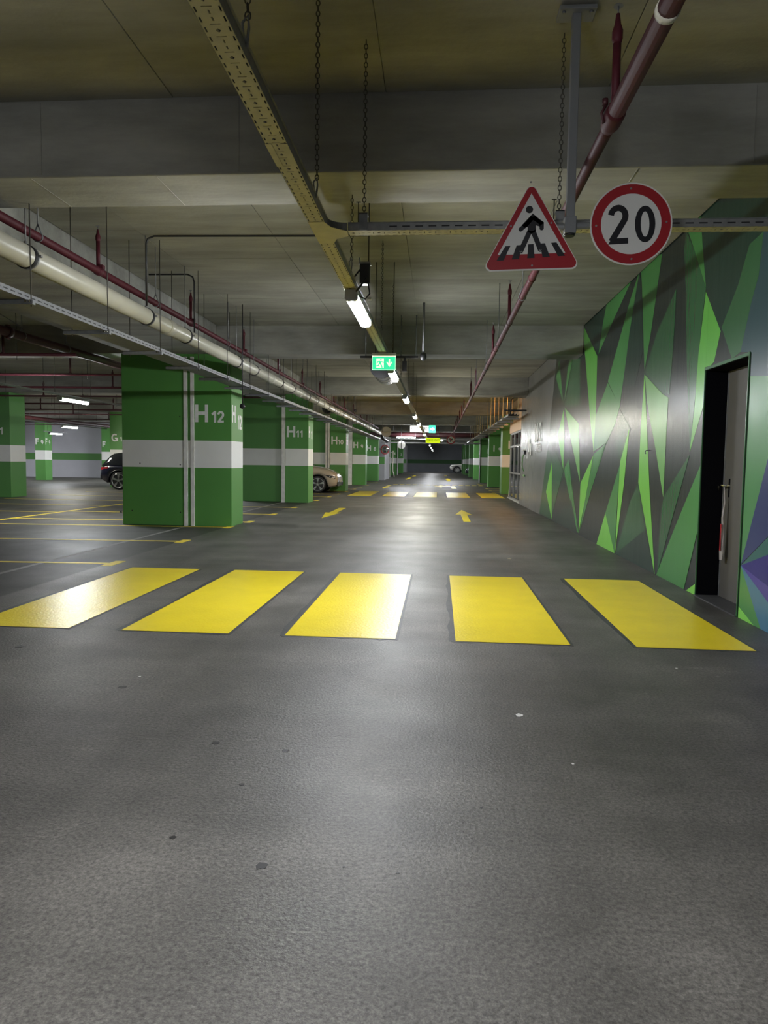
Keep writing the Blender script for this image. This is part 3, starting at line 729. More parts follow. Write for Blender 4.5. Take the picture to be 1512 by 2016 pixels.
while y < 12.5:
    if not (4.62 < y+TS*0.5 < 4.98):
        o = bpy.data.objects.new('tray_segment', plate_me); C.objects.link(o); o.parent = t; o.location = (0, y, 0.0012)
    else: pass
    y += TS; k += 1
q = nb(); box(q, TX-TW/2, 12.5, TZ, TX+TW/2, TEND, TZ+0.003); obj('tray_base', q, M_tray, t)
q = nb(); tray_side(q, TX-TW/2, -8, TEND, TZ, 0.05, sgn=-1); obj('side_rail', q, M_galvd, t)
q = nb(); tray_side(q, TX+TW/2, -8, 4.60, TZ, 0.05); tray_side(q, TX+TW/2, 4.98, TEND, TZ, 0.05)
# rounded inner corner of the branch, on the viewer's side
pts = [(TX+TW/2, 4.55)]+[(TX+TW/2+0.12-0.12*math.cos(a), 4.58+0.12*math.sin(a)) for a in [PI/2*k/6 for k in range(1, 7)]]
for i in range(len(pts)-1):
    a, b = pts[i], pts[i+1]
    prism(q, [(a[0], a[1]), (b[0], b[1]), (b[0]+.002, b[1]-.002), (a[0]+.002, a[1]-.002)], lambda x, y_, h: (x, y_, TZ+h), 0.05)
obj('side_rail', q, M_galvd, t)
q = nb(); slab_ = [(TX-TW/2, 4.52), (TX+TW/2, 4.52), (TX+TW/2+0.03, 4.62), (TX+TW/2+0.12, 4.70), (TX+TW/2+0.12, 4.80), (TX+TW/2+.03, 4.86), (TX+TW/2, 4.95), (TX-TW/2, 4.95)]
prism(q, slab_, lambda a, b, h: (a, b, TZ-0.003+h), 0.003); obj('junction_plate', q, M_tray, t)
for yy in (3.55, 6.3):
    q = nb()
    for s in (-1, 1): box(q, TX+s*0.038-0.016, yy-0.13, TZ-0.004, TX+s*0.038+0.016, yy+0.13, TZ-0.001)
    obj('splice_plate', q, M_tray, t)
q = nb()
for dx, dz, r in ((-.03, .012, .010), (0, .012, .011), (.028, .014, .012), (-.012, .03, .009), (.015, .032, .009)):
    tube(q, [(TX+dx, -8, TZ+dz), (TX+dx+.006, 3, TZ+dz), (TX+dx-.004, 9, TZ+dz), (TX+dx, 40, TZ+dz), (TX+dx, 90, TZ+dz)], r, 6)
obj('cable', q, M_cable, t)
for (yy, top) in ((2.70, CT), (4.20, CT), (5.85, BEAM), (8.9, CT), (11.0, CT), (13.4, CT), (16.5, CT), (19.6, CT), (22.3, CT)):
    q = nb(); chain(q, (TX+0.06, yy, top), (TX+0.06, yy, TZ+0.13)); obj('chain', q, M_chain, t)
    q = nb(); tube(q, [(TX+TW/2+.004, yy, TZ+0.03), (TX+TW/2+.012, yy, TZ+0.10), (TX+.062, yy, TZ+0.145), (TX+.04, yy, TZ+0.12), (TX+.045, yy, TZ+.05)], 0.0055, 6); obj('hook', q, M_galvd, t)

# transverse branch tray
BY = 4.75
t = thing('cable_tray', 'perforated branch tray crossing the lane behind the two road signs', 'cable tray', (0, BY, TZ))
for k in range(4):
    o = bpy.data.objects.new('tray_segment', plate_me); C.objects.link(o); o.parent = t; o.location = (-0.62+TS*k, 0, 0.0012); o.rotation_euler = (0, 0, -PI/2)
    if k == 3: o.scale = (1, 0.40, 1)
q = nb()
for (x0, x1) in ((-0.62, 2.79),):
    box(q, x0, BY-TW/2-.0015, TZ, x1, BY-TW/2+.0015, TZ+0.05); box(q, x0, BY-TW/2-.010, TZ+0.047, x1, BY-TW/2, TZ+.05)
    box(q, x0, BY+TW/2-.0015, TZ, x1, BY+TW/2+.0015, TZ+0.05)
obj('side_rail', q, M_galv, t)
q = nb()
x = -0.35
while x < 2.75:
    box(q, x, BY-TW/2-.003, TZ+0.020, x+0.05, BY-TW/2-.0012, TZ+0.028); x += 0.085
obj('side_slot', q, M_cable, t)['kind'] = 'stuff'
q = nb(); box(q, 2.36, BY-TW/2-.007, TZ-0.004, 2.79, BY-TW/2-.003, TZ+0.054); obj('coupler', q, M_galv, t)
for x in (2.42, 2.52, 2.62, 2.72):
    q = nb(); lathe(q, [(0, .009), (.006, .009), (.009, .005)], (x, BY-TW/2-.007, TZ+.03), (0, -1, 0), 8); obj('bolt', q, M_chrome, t)
for x in (-0.52, 0.74):
    q = nb(); box(q, x-.028, BY-TW/2-.010, TZ+.0, x+.028, BY-TW/2-.003, TZ+.11); box(q, x-.028, BY-TW/2-.010, TZ+.105, x+.028, BY+.02, TZ+.111); obj('hanger_bracket', q, M_galvd, t)
    q = nb(); threaded_rod(q, x-.035, BY-.03, TZ+.05, TZ+.19, .004); box(q, x-.05, BY-.035, TZ+.185, x-.02, BY-.025, TZ+.19); obj('threaded_rod', q, M_chain, t)
    q = nb(); chain(q, (x, BY-.01, CT), (x, BY-.01, TZ+.11)); obj('chain', q, M_chain, t)
q = nb()
pts = [(2.62, BY-.02, 2.895), (2.66, BY-.04, 2.86), (2.70, BY-.03, 2.83), (2.715, BY-.05, 2.76), (2.72, BY-.045, 2.71)]
tube(q, pts, [.022, .03, .022, .014, .003], 5, smooth=False)
tube(q, [(2.55, BY-.02, 2.893), (2.6, BY-.03, 2.885), (2.66, BY-.03, 2.87)], [.006, .016, .01], 5, smooth=False)
o = obj('torn_tape', q, M_foil); tag(o, 'torn strip of brown tape dangling from the branch tray near the mural', 'tape')

# lamp bracket cluster beside the first lamp
t = thing('junction_bracket', 'dark bracket with junction box and loose cables hanging beside the first lamp', 'bracket', (-0.68, 6.25, 2.9))
q = nb(); box(q, -0.715, 6.20, 2.93, -0.625, 6.27, 3.10); obj('junction_box', q, M_dark, t, bevel=0.008)
q = nb(); box(q, -0.72, 6.19, 3.10, -0.62, 6.28, 3.115); box(q, -0.72, 6.19, 3.115, -0.712, 6.28, 3.15); obj('clip', q, M_galvd, t)
q = nb(); tube(q, [(-0.66, 6.20, 2.98), (-0.70, 6.16, 2.90), (-0.74, 6.18, 2.86)], .009, 6); tube(q, [(-0.64, 6.2, 2.95), (-0.62, 6.17, 2.84), (-0.66, 6.2, 2.80), (-0.72, 6.22, 2.83)], .007, 6); tube(q, [(-0.71, 6.2, 3.05), (-0.76, 6.18, 2.98), (-0.79, 6.2, 2.92)], .008, 6)
obj('loose_cable', q, M_cable, t)
q = nb(); threaded_rod(q, -0.64, 6.24, 3.11, CT, .006); obj('threaded_rod', q, M_chain, t)
q = nb(); box(q, -0.64, 6.19, 2.795, -0.61, 6.24, 2.815); obj('cable_clip', q, M_signwhite, t)

# ---- lamps
M_tube = mat('lamp_diffuser', (0.93, 0.96, 1.0), emit=LAMP)
M_tube_w = mat('lamp_diffuser_warm', (1.0, 0.97, 0.84), emit=LAMP)
def lamp_proto(warm=False):
    t = thing('ceiling_lamp', '', 'lamp', (0, 0, 0), None)
    q = nb(); prism(q, [(-.054, .046), (.054, .046), (.045, .085), (-.045, .085)], lambda a, b, h: (a, -0.62+h, b), 1.24); obj('housing', q, M_lampwhite, t)
    q = nb()
    prof = [(.055, .046), (.056, .036), (.050, .012), (.034, -.005), (0, -.012), (-.034, -.005), (-.050, .012), (-.056, .036), (-.055, .046)]
    prism(q, prof, lambda a, b, h: (a, -0.585+h, b), 1.17); obj('diffuser', q, M_tube_w if warm else M_tube, t)
    for s in (-1, 1):
        q = nb(); prism(q, [(-.056, .088), (.056, .088), (.056, .012), (.036, -.008), (-.036, -.008), (-.056, .012)], lambda a, b, h: (a, s*0.585+s*h, b), 0.045); obj('end_cap', q, M_lampwhite, t)
    q = nb(); box(q, -.02, -.42, .085, .02, -.38, .10); box(q, -.02, .38, .085, .02, .42, .10); obj('mounting_clip', q, M_galvd, t)
    return t
proto = lamp_proto(); protow = lamp_proto(True)
def lamp(x, y, z, label, warm=False, rot=0.0, group=None, use={}):
    p = protow if warm else proto
    o = p if p.name not in use else copy_tree(p); use[p.name] = 1
    o.location = (x, y, z); o.rotation_euler = (0, 0, rot); o['label'] = label
    if group: o['group'] = group
    return o
LZ = 2.80
lane = [(1.15, 'white tube lamp under the tray right above the viewer'), (6.85, 'bright white tube lamp under the tray, first one in view beyond the branch tray'), (11.9, 'white tube lamp on the tray right behind the exit sign'),
        (16.5, 'third white tube lamp in view along the tray'), (22.5, 'fourth tube lamp in view along the tray'), (27.2, 'fifth tube lamp along the tray just before the white hanging sign'),
        (37.4, 'tube lamp along the tray between the white and the yellow hanging sign'), (44.72, 'tube lamp along the tray behind the yellow exit sign'), (52.0, 'tube lamp far down the tray, first past the yellow sign'),
        (60.0, 'tube lamp far down the tray, second past the yellow sign'), (70.0, 'tube lamp far down the tray, third past the yellow sign'), (82.0, 'tube lamp far down the tray, fourth past the yellow sign'), (91.0, 'last tube lamp of the lane near the end wall'), (-3.7, 'white tube lamp under the tray behind the viewer'), (-9.0, 'white tube lamp far behind the viewer')]
for y, lab in lane: lamp(TX+0.012, y, LZ, lab, warm=(y in (22.5, 27.2, 37.4)))
for x, y, lab, wm in ((-8.35, 15.7, 'long white lamp in the left bays, nearest and brightest of the three', 0), (-8.35, 25.5, 'added unseen white lamp behind column H12', 0), (-15.9, 29.5, 'yellowish lamp in the middle of the left bays', 1), (-16.9, 17.0, 'added unseen white lamp left of the column 11', 0), (-21.3, 38.0, 'white lamp next to the narrow column F9', 0), (-15.9, 40.0, 'added unseen white lamp behind the column G10', 0), (-8.35, 36.0, 'added unseen white lamp behind column H11', 0), (-27.0, 38.5, 'added unseen white lamp beyond the column F9', 0), (-15.9, 44.2, 'added unseen lamp lighting the grey band wall behind the column H12', 0), (-19.0, 43.4, 'added unseen lamp lighting the grey band wall behind the dark car', 0), (-29.0, 43.0, 'added unseen lamp lighting the grey band wall beyond the left edge', 0)):
    lamp(x, y, 2.65, lab, bool(wm))  # lamps out of view are added to brighten the left bays and band wall
    t = thing('lamp_rail', 'grey rail above the '+lab.split(',')[0], 'rail', (x, y, 2.753))
    q = nb(); hl = 3.4 if y < 37 else 1.2; box(q, x-.03, y-hl, 2.753, x+.03, y+hl, 2.79); obj('rail', q, M_galvd, t)
    q = nb(); threaded_rod(q, x, y-.8, 2.79, CT, .005); threaded_rod(q, x, y+.8, 2.79, CT, .005); obj('threaded_rod', q, M_chain, t)
lamp(-2.12, 45.55, 2.93, 'white lamp mounted crosswise on the cross tray left of the yellow sign', rot=PI/2)
# unseen lamp and rail, added to brighten the far cross zone
lamp(0.9, 57.0, 2.9, 'added unseen crosswise lamp behind the yellow sign lighting the far lane', rot=PI/2)
t = thing('lamp_rail', 'short rail holding the added unseen crosswise lamp behind the yellow sign', 'rail', (.9, 57, 3.003))
q = nb(); box(q, .3, 56.97, 3.003, 1.5, 57.03, 3.02); obj('rail', q, M_galvd, t)
q = nb(); threaded_rod(q, .5, 57, 3.02, CT, .01); threaded_rod(q, 1.3, 57, 3.02, CT, .01); obj('threaded_rod', q, M_chain, t)

# ---- pipes
def riser(parent, x, y, z0, ln, m, r=0.021):
    q = nb(); tube(q, [(x, y, z0), (x, y, z0+ln*0.62)], r, 10)
    tube(q, [(x, y, z0+ln*0.62), (x, y, z0+ln*0.66), (x, y, z0+ln*0.74), (x, y, z0+ln*0.80), (x, y, z0+ln*0.90)], [r, r*1.3, r*1.3, r*0.8, r*.45], 10)
    lathe(q, [(0, r*1.5), (ln*0.06, r*1.5)], (x, y, z0-0.005), (0, 0, 1), 10)
    s = obj('sprinkler_riser', q, m, parent)
    q = nb(); threaded_rod(q, x, y, z0+ln*.88, z0+ln*.98, .004); lathe(q, [(0, .026), (.006, .02)], (x, y, z0+ln*.97), (0, 0, 1), 10)
    o = obj('sprinkler_head', q, M_galvd, None)
    bmv = o.data; 
    for v in bmv.vertices: v.co -= world_loc(parent)
    o.parent = s; return s
def in_beam(y): return any(b-0.05 < y < b+0.70 for b in GRID)
def pear_clamp(parent, x, y, z, r, top):
    q = nb()
    pts = [(x+(r+.004)*math.sin(a), y, z-(r+.004)*math.cos(a)) for a in [(-2.25+4.5*k/14) for k in range(15)]]
    pts = [(x, y, z+r+.075)]+pts+[(x, y, z+r+.075)]
    for i in range(len(pts)-1): tube(q, [pts[i], pts[i+1]], .007, 5)
    threaded_rod(q, x, y, z+r+.05, top, .006); obj('hanger_clamp', q, M_galvd, parent)

# right red sprinkler pipe
PX, PZ = 0.87, 3.20
t = thing('sprinkler_pipe', 'long red sprinkler pipe running down the lane on the right behind the signs', 'pipe', (PX, 0, PZ))
q = nb(); tube(q, [(PX, -9, PZ), (PX, 3.95, PZ)], .045, 16); obj('pipe', q, M_red, t)
q = nb(); tube(q, [(PX, 3.92, PZ), (PX, 4.06, PZ), (PX, 45, PZ)], [.037, .034, .034], 14); obj('pipe', q, M_red, t)
q = nb(); lathe(q, [(0, .049), (.02, .05), (.035, .049)], (PX, 2.99, PZ), (0, 1, 0), 18); obj('pale_ring', q, M_pvc, t)
q = nb(); lathe(q, [(0, .045), (.03, .052), (.14, .052), (.2, .040)], (PX, 3.80, PZ), (0, 1, 0), 16); obj('reducer', q, M_red, t)
q = nb(); tube(q, [(PX-.05, 3.88, PZ-.03), (PX-.062, 3.88, PZ+.02), (PX-.04, 3.88, PZ+.06)], .008, 6); lathe(q, [(0, .016), (.03, .016)], (PX-.045, 3.88, PZ+.06), (0, 0, 1), 8); obj('valve_clip', q, M_dred, t)
yy = 3.86
while yy < 45:
    if not in_beam(yy): riser(t, PX, yy, PZ+.03, .52, M_red)
    yy += 2.75
yy = 7.1
while yy < 44:
    q = nb(); lathe(q, [(0, .0345), (.004, .041), (.03, .041), (.034, .0345)], (PX, yy, PZ), (0, 1, 0), 12); obj('pipe_collar', q, M_dred, t)
    yy += 1.5 if yy > 11 else 2.2
for yy in (7.9, 11.0, 13.8, 17.5, 20.5, 26): pear_clamp(t, PX, yy, PZ, .034, CT)
# left red sprinkler pipe
LX, LZ2 = -3.69, 3.40
t = thing('sprinkler_pipe', 'red sprinkler pipe beside the cream drain pipe on the left', 'pipe', (LX, 0, LZ2))
q = nb(); tube(q, [(LX, -9, LZ2), (LX, 43, LZ2)], .040, 14); obj('pipe', q, M_red, t)
yy = 4.65
while yy < 43:
    if not in_beam(yy):
        riser(t, LX, yy, LZ2+.03, .45, M_red)
        q = nb(); lathe(q, [(0, .04), (.01, .05), (.07, .05), (.08, .04)], (LX, yy-.04, LZ2), (0, 1, 0), 12); box(q, LX+.03, yy-.03, LZ2+.02, LX+.06, yy+.03, LZ2+.06); obj('tee_fitting', q, M_red, t)
    yy += 2.85
for yy in (6.35, 9.05, 12.2, 16.6, 19.0, 21.5, 25.5, 28.5, 31): pear_clamp(t, LX, yy, LZ2, .040, CT)
# cream drain pipe
WX, WZ, WR = -3.63, 3.14, 0.098
t = thing('drain_pipe', 'thick cream plastic drain pipe with black rubber clamps on the left', 'pipe', (WX, 0, WZ))
q = nb(); tube(q, [(WX, -9, WZ), (WX, 44.0, WZ)], WR, 24); obj('pipe', q, M_pvc, t)
clamps = [3.4, 6.05, 8.6, 9.95, 12.5, 13.7, 15.9, 17.2, 19.3, 20.6, 22.7, 24, 26.2, 28, 30, 32, 34, 36, 38, 40]
for yy in clamps:
    q = nb(); lathe(q, [(-.02, WR), (-.02, WR+.008), (.02, WR+.008), (.02, WR)], (WX, yy, WZ), (0, 1, 0), 24); c = obj('rubber_clamp', q, M_rubber, t)
    q = nb(); lathe(q, [(.022, WR), (.022, WR+.006), (.042, WR+.006), (.042, WR)], (WX, yy, WZ), (0, 1, 0), 24)
    box(q, WX+WR, yy+.02, WZ+.0, WX+WR+.03, yy+.045, WZ+.02); lathe(q, [(0, .016), (.03, .016)], (WX, yy, WZ+WR), (0, 0, 1), 8)
    threaded_rod(q, WX, yy, WZ+WR, CT if not in_beam(yy) else BEAM, .006); o = obj('steel_ring', q, M_galv, None)
    for v in o.data.vertices: v.co -= Vector((WX, 0, WZ))
    o.parent = c
for yy in (9.2, 15.0, 18.2, 21.7, 25.1, 31.0, 37):
    q = nb(); lathe(q, [(0, WR), (.01, WR+.012), (.16, WR+.012), (.18, WR)], (WX, yy, WZ), (0, 1, 0), 24); obj('socket_joint', q, M_pvc, t)
q = nb(); tube(q, [(WX, 43.9, WZ), (WX+.04, 44.3, WZ-.05), (WX+.1, 44.5, WZ-.3), (WX+.4, 44.6, WZ-.5)], WR, 14); obj('elbow', q, M_dark, t)
# left galvanised tray below it
GX0, GX1, GZ = -3.87, -3.56, 2.745
t = thing('cable_tray', 'grey galvanised cable tray with slotted side below the cream drain pipe', 'cable tray', ((GX0+GX1)/2, 0, GZ))
q = nb(); box(q, GX0, -9, GZ, GX1, 43, GZ+.003); obj('tray_base', q, M_galvd, t)
for s, x in ((-1, GX0), (1, GX1)):
    q = nb(); box(q, x-.0015, -9, GZ, x+.0015, 43, GZ+.055); box(q, min(x, x-s*.012), -9, GZ+.052, max(x, x-s*.012), 43, GZ+.055); obj('side_rail', q, M_galvd, t)
q = nb(); yy = 3.0
while yy < 14: box(q, GX1+.001, yy, GZ+.022, GX1+.0024, yy+.06, GZ+.032); yy += .10
obj('side_slot', q, M_cable, t)['kind'] = 'stuff'
q = nb()
for dx, r in ((.05, .016), (.10, .02), (.15, .014), (.21, .018), (.26, .012)): tube(q, [(GX0+dx, -9, GZ+.003+r), (GX0+dx+.01, 10, GZ+.003+r), (GX0+dx, 43, GZ+.003+r)], r, 6)
obj('cable', q, M_cable, t)
yy = 3.1
while yy < 42:
    q = nb(); box(q, GX0-.14, yy-.02, GZ-.042, GX1+.06, yy+.02, GZ-.001); box(q, GX0-.14, yy-.024, GZ-.042, GX1+.06, yy-.02, GZ-.030)
    b_ = obj('support_bracket', q, M_galvd, t)
    q = nb()
    for x in (GX1+.035, GX0-.05): threaded_rod(q, x, yy, GZ-.06, BEAM if in_beam(yy) else CT, .005); 
    o = obj('threaded_rod', q, M_chain, None)
    for v in o.data.vertices: v.co -= world_loc(t)
    o.parent = b_
    q = nb()
    for x in (GX1+.035, GX1+.005): lathe(q, [(0, .011), (.012, .011)], (x, yy-.026, GZ-.015), (0, -1, 0), 6)
    o = obj('bolt', q, M_chrome, None)
    for v in o.data.vertices: v.co -= world_loc(t)
    o.parent = b_
    yy += 1.42
# big dark red main in the left bays
DX, DZp, DR = -7.15, 3.45, 0.075
t = thing('sprinkler_main', 'thick dark red sprinkler main passing left of column H12', 'pipe', (DX, 0, DZp))
q = nb(); tube(q, [(DX, -9, DZp), (DX, 41, DZp)], DR, 14); obj('pipe', q, M_dred, t)
for yy in (11.35, 12.1, 17.8, 21.0):
    if yy != 12.1:
        q = nb(); lathe(q, [(-.05, DR), (-.05, DR+.02), (.05, DR+.02), (.05, DR)], (DX, yy, DZp), (0, 1, 0), 14); box(q, DX-.02, yy-.04, DZp+DR, DX+.02, yy+.04, DZp+DR+.04); box(q, DX-.02, yy-.04, DZp-DR-.04, DX+.02, yy+.04, DZp-DR); obj('coupling', q, M_dred, t)
for yy in (11.75, 13.2, 9.0, 16.5, 19.5): pear_clamp(t, DX, yy, DZp, DR, CT)
q = nb(); tube(q, [(DX, 11.75, DZp+.15), (DX-.75, 11.3, CT)], .008, 6); obj('stay_rod', q, M_galvd, t)
t = thing('sprinkler_main', 'second dark sprinkler main deep in the left bays before the column F9', 'pipe', (-18.0, 0, 3.1))
q = nb(); tube(q, [(-18.0, 14, 3.1), (-18.0, 46.9, 3.1)], .09, 12); obj('pipe', q, M_dred, t)
for yy in (20, 25, 30, 36): pear_clamp(t, -18.0, yy, 3.1, .09, CT)
# red branch pipes across the left bays
names = ['first', 'second', 'third', 'fourth', 'fifth', 'sixth', 'seventh', 'eighth', 'ninth', 'tenth']
for i, yy in enumerate((12.7, 15.75, 18.6, 21.3, 24.3, 27.3, 30.2, 34.0, 37.2, 40.1)):
    t = thing('sprinkler_branch', 'thin red sprinkler branch crossing the left bays, %s from the viewer' % names[i], 'pipe', (-16, yy, 3.28))
    x1 = -6.75 if any(a-.1 < yy < a+1.0 for a in (14.35, 23.0, 32.4, 41.2)) else -4.9
    if i in (0, 1): x1 = -6.7
    q = nb(); tube(q, [(-30, yy, 3.28), (x1, yy, 3.28)], .028, 10); obj('pipe', q, M_red if i < 3 else M_dred, t)
    for x in (-8.1-0.35*i, -11.4-.3*i, -14.9-.2*i):
        riser(t, x, yy, 3.30, .50, M_dred, .024)
    q = nb()
    for x in (-7.9-.2*i, -10.2-.3*i, -13.0-.2*i, -17): threaded_rod(q, x, yy+.1, 3.2, CT, .006); 
    obj('threaded_rod', q, M_chain, t)
# conduits on the ceiling
q = nb(); tube(q, [(-3.60, 8.55, 3.26), (-3.60, 8.55, 4.0), (-3.58, 8.55, 4.06), (-3.50, 8.55, 4.09), (-1.6, 8.6, 4.09), (-0.9, 8.6, 4.09)], .012, 8)
o = obj('conduit', q, M_dark); tag(o, 'thin dark conduit crossing the ceiling from the drain pipe to the tray', 'conduit')
q = nb(); tube(q, [(-4.30, 10.3, 4.09), (-3.72, 10.3, 4.09), (-3.64, 10.3, 4.05), (-3.62, 10.3, 3.98), (-3.62, 10.3, 3.24)], .012, 8)
o = obj('conduit', q, M_dark); tag(o, 'short bent conduit dropping from the ceiling onto the drain pipe', 'conduit')
q = nb(); tube(q, [(-1.6, 16.2, 4.09), (2.6, 16.2, 4.09)], .018, 8); o = obj('conduit', q, M_dark); tag(o, 'dark conduit on the ceiling behind the second beam', 'conduit')

# right far tray with yellowish hangers over the I columns
RX0, RX1, RZ = 2.18, 2.52, 2.90
t = thing('cable_tray', 'grey cable tray on pale hangers running along the right columns past the mural', 'cable tray', ((RX0+RX1)/2, 0, RZ))
q = nb(); box(q, RX0, 22.9, RZ, RX1, 62, RZ+.003)
for x in (RX0, RX1): box(q, x-.002, 22.9, RZ, x+.002, 62, RZ+.06)
obj('tray_base', q, M_galvd, t)
q = nb()
for dx, r in ((.06, .03), (.15, .035), (.25, .028)): tube(q, [(RX0+dx, 22.8, RZ+.01+r), (RX0+dx, 62, RZ+.01+r)], r, 6)
obj('cable', q, M_cable, t)
M_hang = mat('yellowed_hanger', (0.62, 0.47, 0.22), 0.5)
yy = 23.9
while yy < 50:
    q = nb(); box(q, RX0-.12, yy-.025, RZ-.05, RX1+.12, yy+.025, RZ-.002); b_ = obj('support_bracket', q, M_galv, t)
    q = nb(); zt = BEAM if in_beam(yy) else CT
    for x in (RX0-.07, RX1+.07): tube(q, [(x, yy, RZ-.06), (x, yy, zt)], .011, 6)
    o = obj('hanger_rod', q, M_hang, None)
    for v in o.data.vertices: v.co -= world_loc(t)
    o.parent = b_
    yy += 1.9
q = nb(); box(q, 2.05, 22.85, 3.05, 2.75, 23.05, 3.10); o = obj('tray_cover', q, M_dark); tag(o, 'black bracket plate at the near end of the right cable tray', 'bracket')
# cross tray, thick cross pipe beyond column H9
t = thing('cable_tray', 'white lit cable tray crossing the lane behind the yellow sign', 'cable tray', (0, 45.5, 2.81))
q = nb(); box(q, -4.2, 45.4, 2.81, 2.13, 45.7, 2.816); box(q, -4.2, 45.398, 2.81, 2.13, 45.402, 2.88); box(q, -4.2, 45.698, 2.81, 2.13, 45.702, 2.88); obj('tray_base', q, M_galv, t)
for x in (-3.4, -1.5, 1.0, 2.0):
    q = nb(); threaded_rod(q, x, 45.72, 2.81, CT, .01); obj('threaded_rod', q, M_galvd, t)
t = thing('cable_tray', 'second cross tray below and behind the yellow sign', 'cable tray', (0, 49.5, 2.7))
q = nb(); box(q, -4.0, 49.3, 2.68, 2.86, 49.6, 2.70); box(q, -4.0, 49.298, 2.68, 2.86, 49.302, 2.76); obj('tray_base', q, M_galv, t)
for x in (-3.0, -0.9, 1.1):
    q = nb(); threaded_rod(q, x, 49.45, 2.7, CT, .012); obj('threaded_rod', q, M_galv, t)
t = thing('sprinkler_main', 'thick dark red pipe crossing the lane behind the white hanging sign', 'pipe', (0, 46.4, 3.17))
q = nb(); tube(q, [(-4.5, 46.4, 3.17), (6, 46.4, 3.17)], .16, 14); obj('pipe', q, M_dred, t)
for x in (-3, 0, 2.6):
    q = nb(); threaded_rod(q, x, 46.4, 3.3, CT, .01); obj('threaded_rod', q, M_galvd, t)

# jet fan behind the exit sign
t = thing('jet_fan', 'silver cylindrical jet fan with black ends behind the exit sign', 'fan', (-1.07, 13.5, 3.12))
q = nb(); lathe(q, [(0, .19), (.02, .205), (1.1, .205), (1.12, .19)], (-1.07, 13.06, 3.12), (0, 1, 0), 24); obj('silencer', q, M_silver, t)
q = nb(); lathe(q, [(0, .215), (.10, .208), (.12, .16)], (-1.07, 12.94, 3.12), (0, 1, 0), 24); obj('inlet_cone', q, M_dark, t)
for yy in (13.4, 13.7):
    q = nb(); lathe(q, [(0, .205), (0, .212), (.02, .212), (.02, .205)], (-1.07, yy, 3.12), (0, 1, 0), 24); obj('seam_band', q, M_galvd, t)
q = nb(); box(q, -.70, 13.1, 3.06, -.62, 13.25, 3.24); box(q, -1.5, 13.3, 3.325, -.42, 13.34, 3.365); box(q, -.68, 13.15, 3.24, -.64, 13.35, 3.33); obj('bracket', q, M_dark, t)
q = nb()
for x in (-1.4, -.74, -.46): threaded_rod(q, x, 13.32, 3.33, CT, .012)
obj('threaded_rod', q, M_galvd, t)
t = thing('camera_dome', 'dark camera with bracket hanging right of the jet fan', 'camera', (-.42, 12.32, 3.1))
q = nb(); lathe(q, [(0, .05), (.06, .06), (.10, .05), (.13, .02)], (-.30, 12.3, 3.26), (0, 0, -1), 14); obj('dome', q, M_dark, t)
q = nb(); tube(q, [(-.30, 12.3, 3.26), (-.30, 12.3, CT)], .02, 8); obj('stem', q, M_galvd, t)
t = thing('parking_sensor', 'black round sensor hanging on a rod before the side of column H12', 'sensor', (-3.49, 12.4, 2.35))
q = nb(); lathe(q, [(0, .02), (.01, .045), (.05, .045), (.07, .02)], (-3.49, 12.36, 2.34), (0, 1, 0), 14); obj('sensor_head', q, M_dark, t)
q = nb(); threaded_rod(q, -3.49, 12.4, 2.36, CT, .009); obj('rod', q, M_dark, t)
t = thing('loudspeaker', 'dark round loudspeaker under the ceiling beside column H11', 'speaker', (-4.05, 25.2, 3.3))
q = nb(); lathe(q, [(0, .08), (.05, .12), (.22, .19), (.24, .17)], (-4.05, 25.3, 3.28), (0.25, -1, -.1), 16); obj('horn', q, M_dark, t)
q = nb(); threaded_rod(q, -4.05, 25.3, 3.3, CT, .012); obj('rod', q, M_galvd, t)
t = thing('security_camera', 'small bullet camera above the drain pipe near column H10', 'camera', (-3.55, 29.5, 3.5))
q = nb(); lathe(q, [(0, .05), (.22, .06), (.24, .04)], (-3.55, 29.6, 3.52), (.3, -1, -.2), 12); obj('barrel', q, M_dark, t)
q = nb(); threaded_rod(q, -3.55, 29.6, 3.5, CT, .02); obj('stem', q, M_galvd, t)
# vertical pipe runs in front of the far left columns
q = nb(); tube(q, [(-4.0, 61.7, 2.35), (-4.0, 61.7, .55), (-3.9, 61.6, .3), (-3.85, 61.5, .05)], .05, 8); o = obj('downpipe', q, M_pvc); tag(o, 'pale bent downpipe on the floor before column H5', 'pipe')
# ================================================================ SIGNS
def face3(cx, y, cz, rot=0.0, fl=1):
    c, s = math.cos(rot), math.sin(rot)
    return lambda a, b, h: (cx+fl*(a*c-b*s), y-h, cz+a*s+b*c)
def rounded_tri(w_, h_, r, n=7):
    # corners: left, right, top; centred on (0,0) at the middle of its bounding box
    P_ = [Vector((-w_/2, -h_/2)), Vector((w_/2, -h_/2)), Vector((0, h_/2))]; out = []
    for i in range(3):
        p, a, b = P_[i], P_[i-1], P_[(i+1) % 3]
        d1, d2 = (a-p).normalized(), (b-p).normalized(); ang = d1.angle(d2); t_ = r/math.tan(ang/2); cc = p+(d1+d2).normalized()*(r/math.sin(ang/2))
        s, e = p+d1*t_, p+d2*t_; a0 = math.atan2(s.y-cc.y, s.x-cc.x); a1 = math.atan2(e.y-cc.y, e.x-cc.x)
        while a1 < a0: a1 += 2*PI
        out += [(cc.x+r*math.cos(a0+(a1-a0)*k/n), cc.y+r*math.sin(a0+(a1-a0)*k/n)) for k in range(n+1)]
    return out
def scale2(p, k, cx=0, cy=0): return [((a-cx)*k+cx, (b-cy)*k+cy) for a, b in p]
SY = 4.47
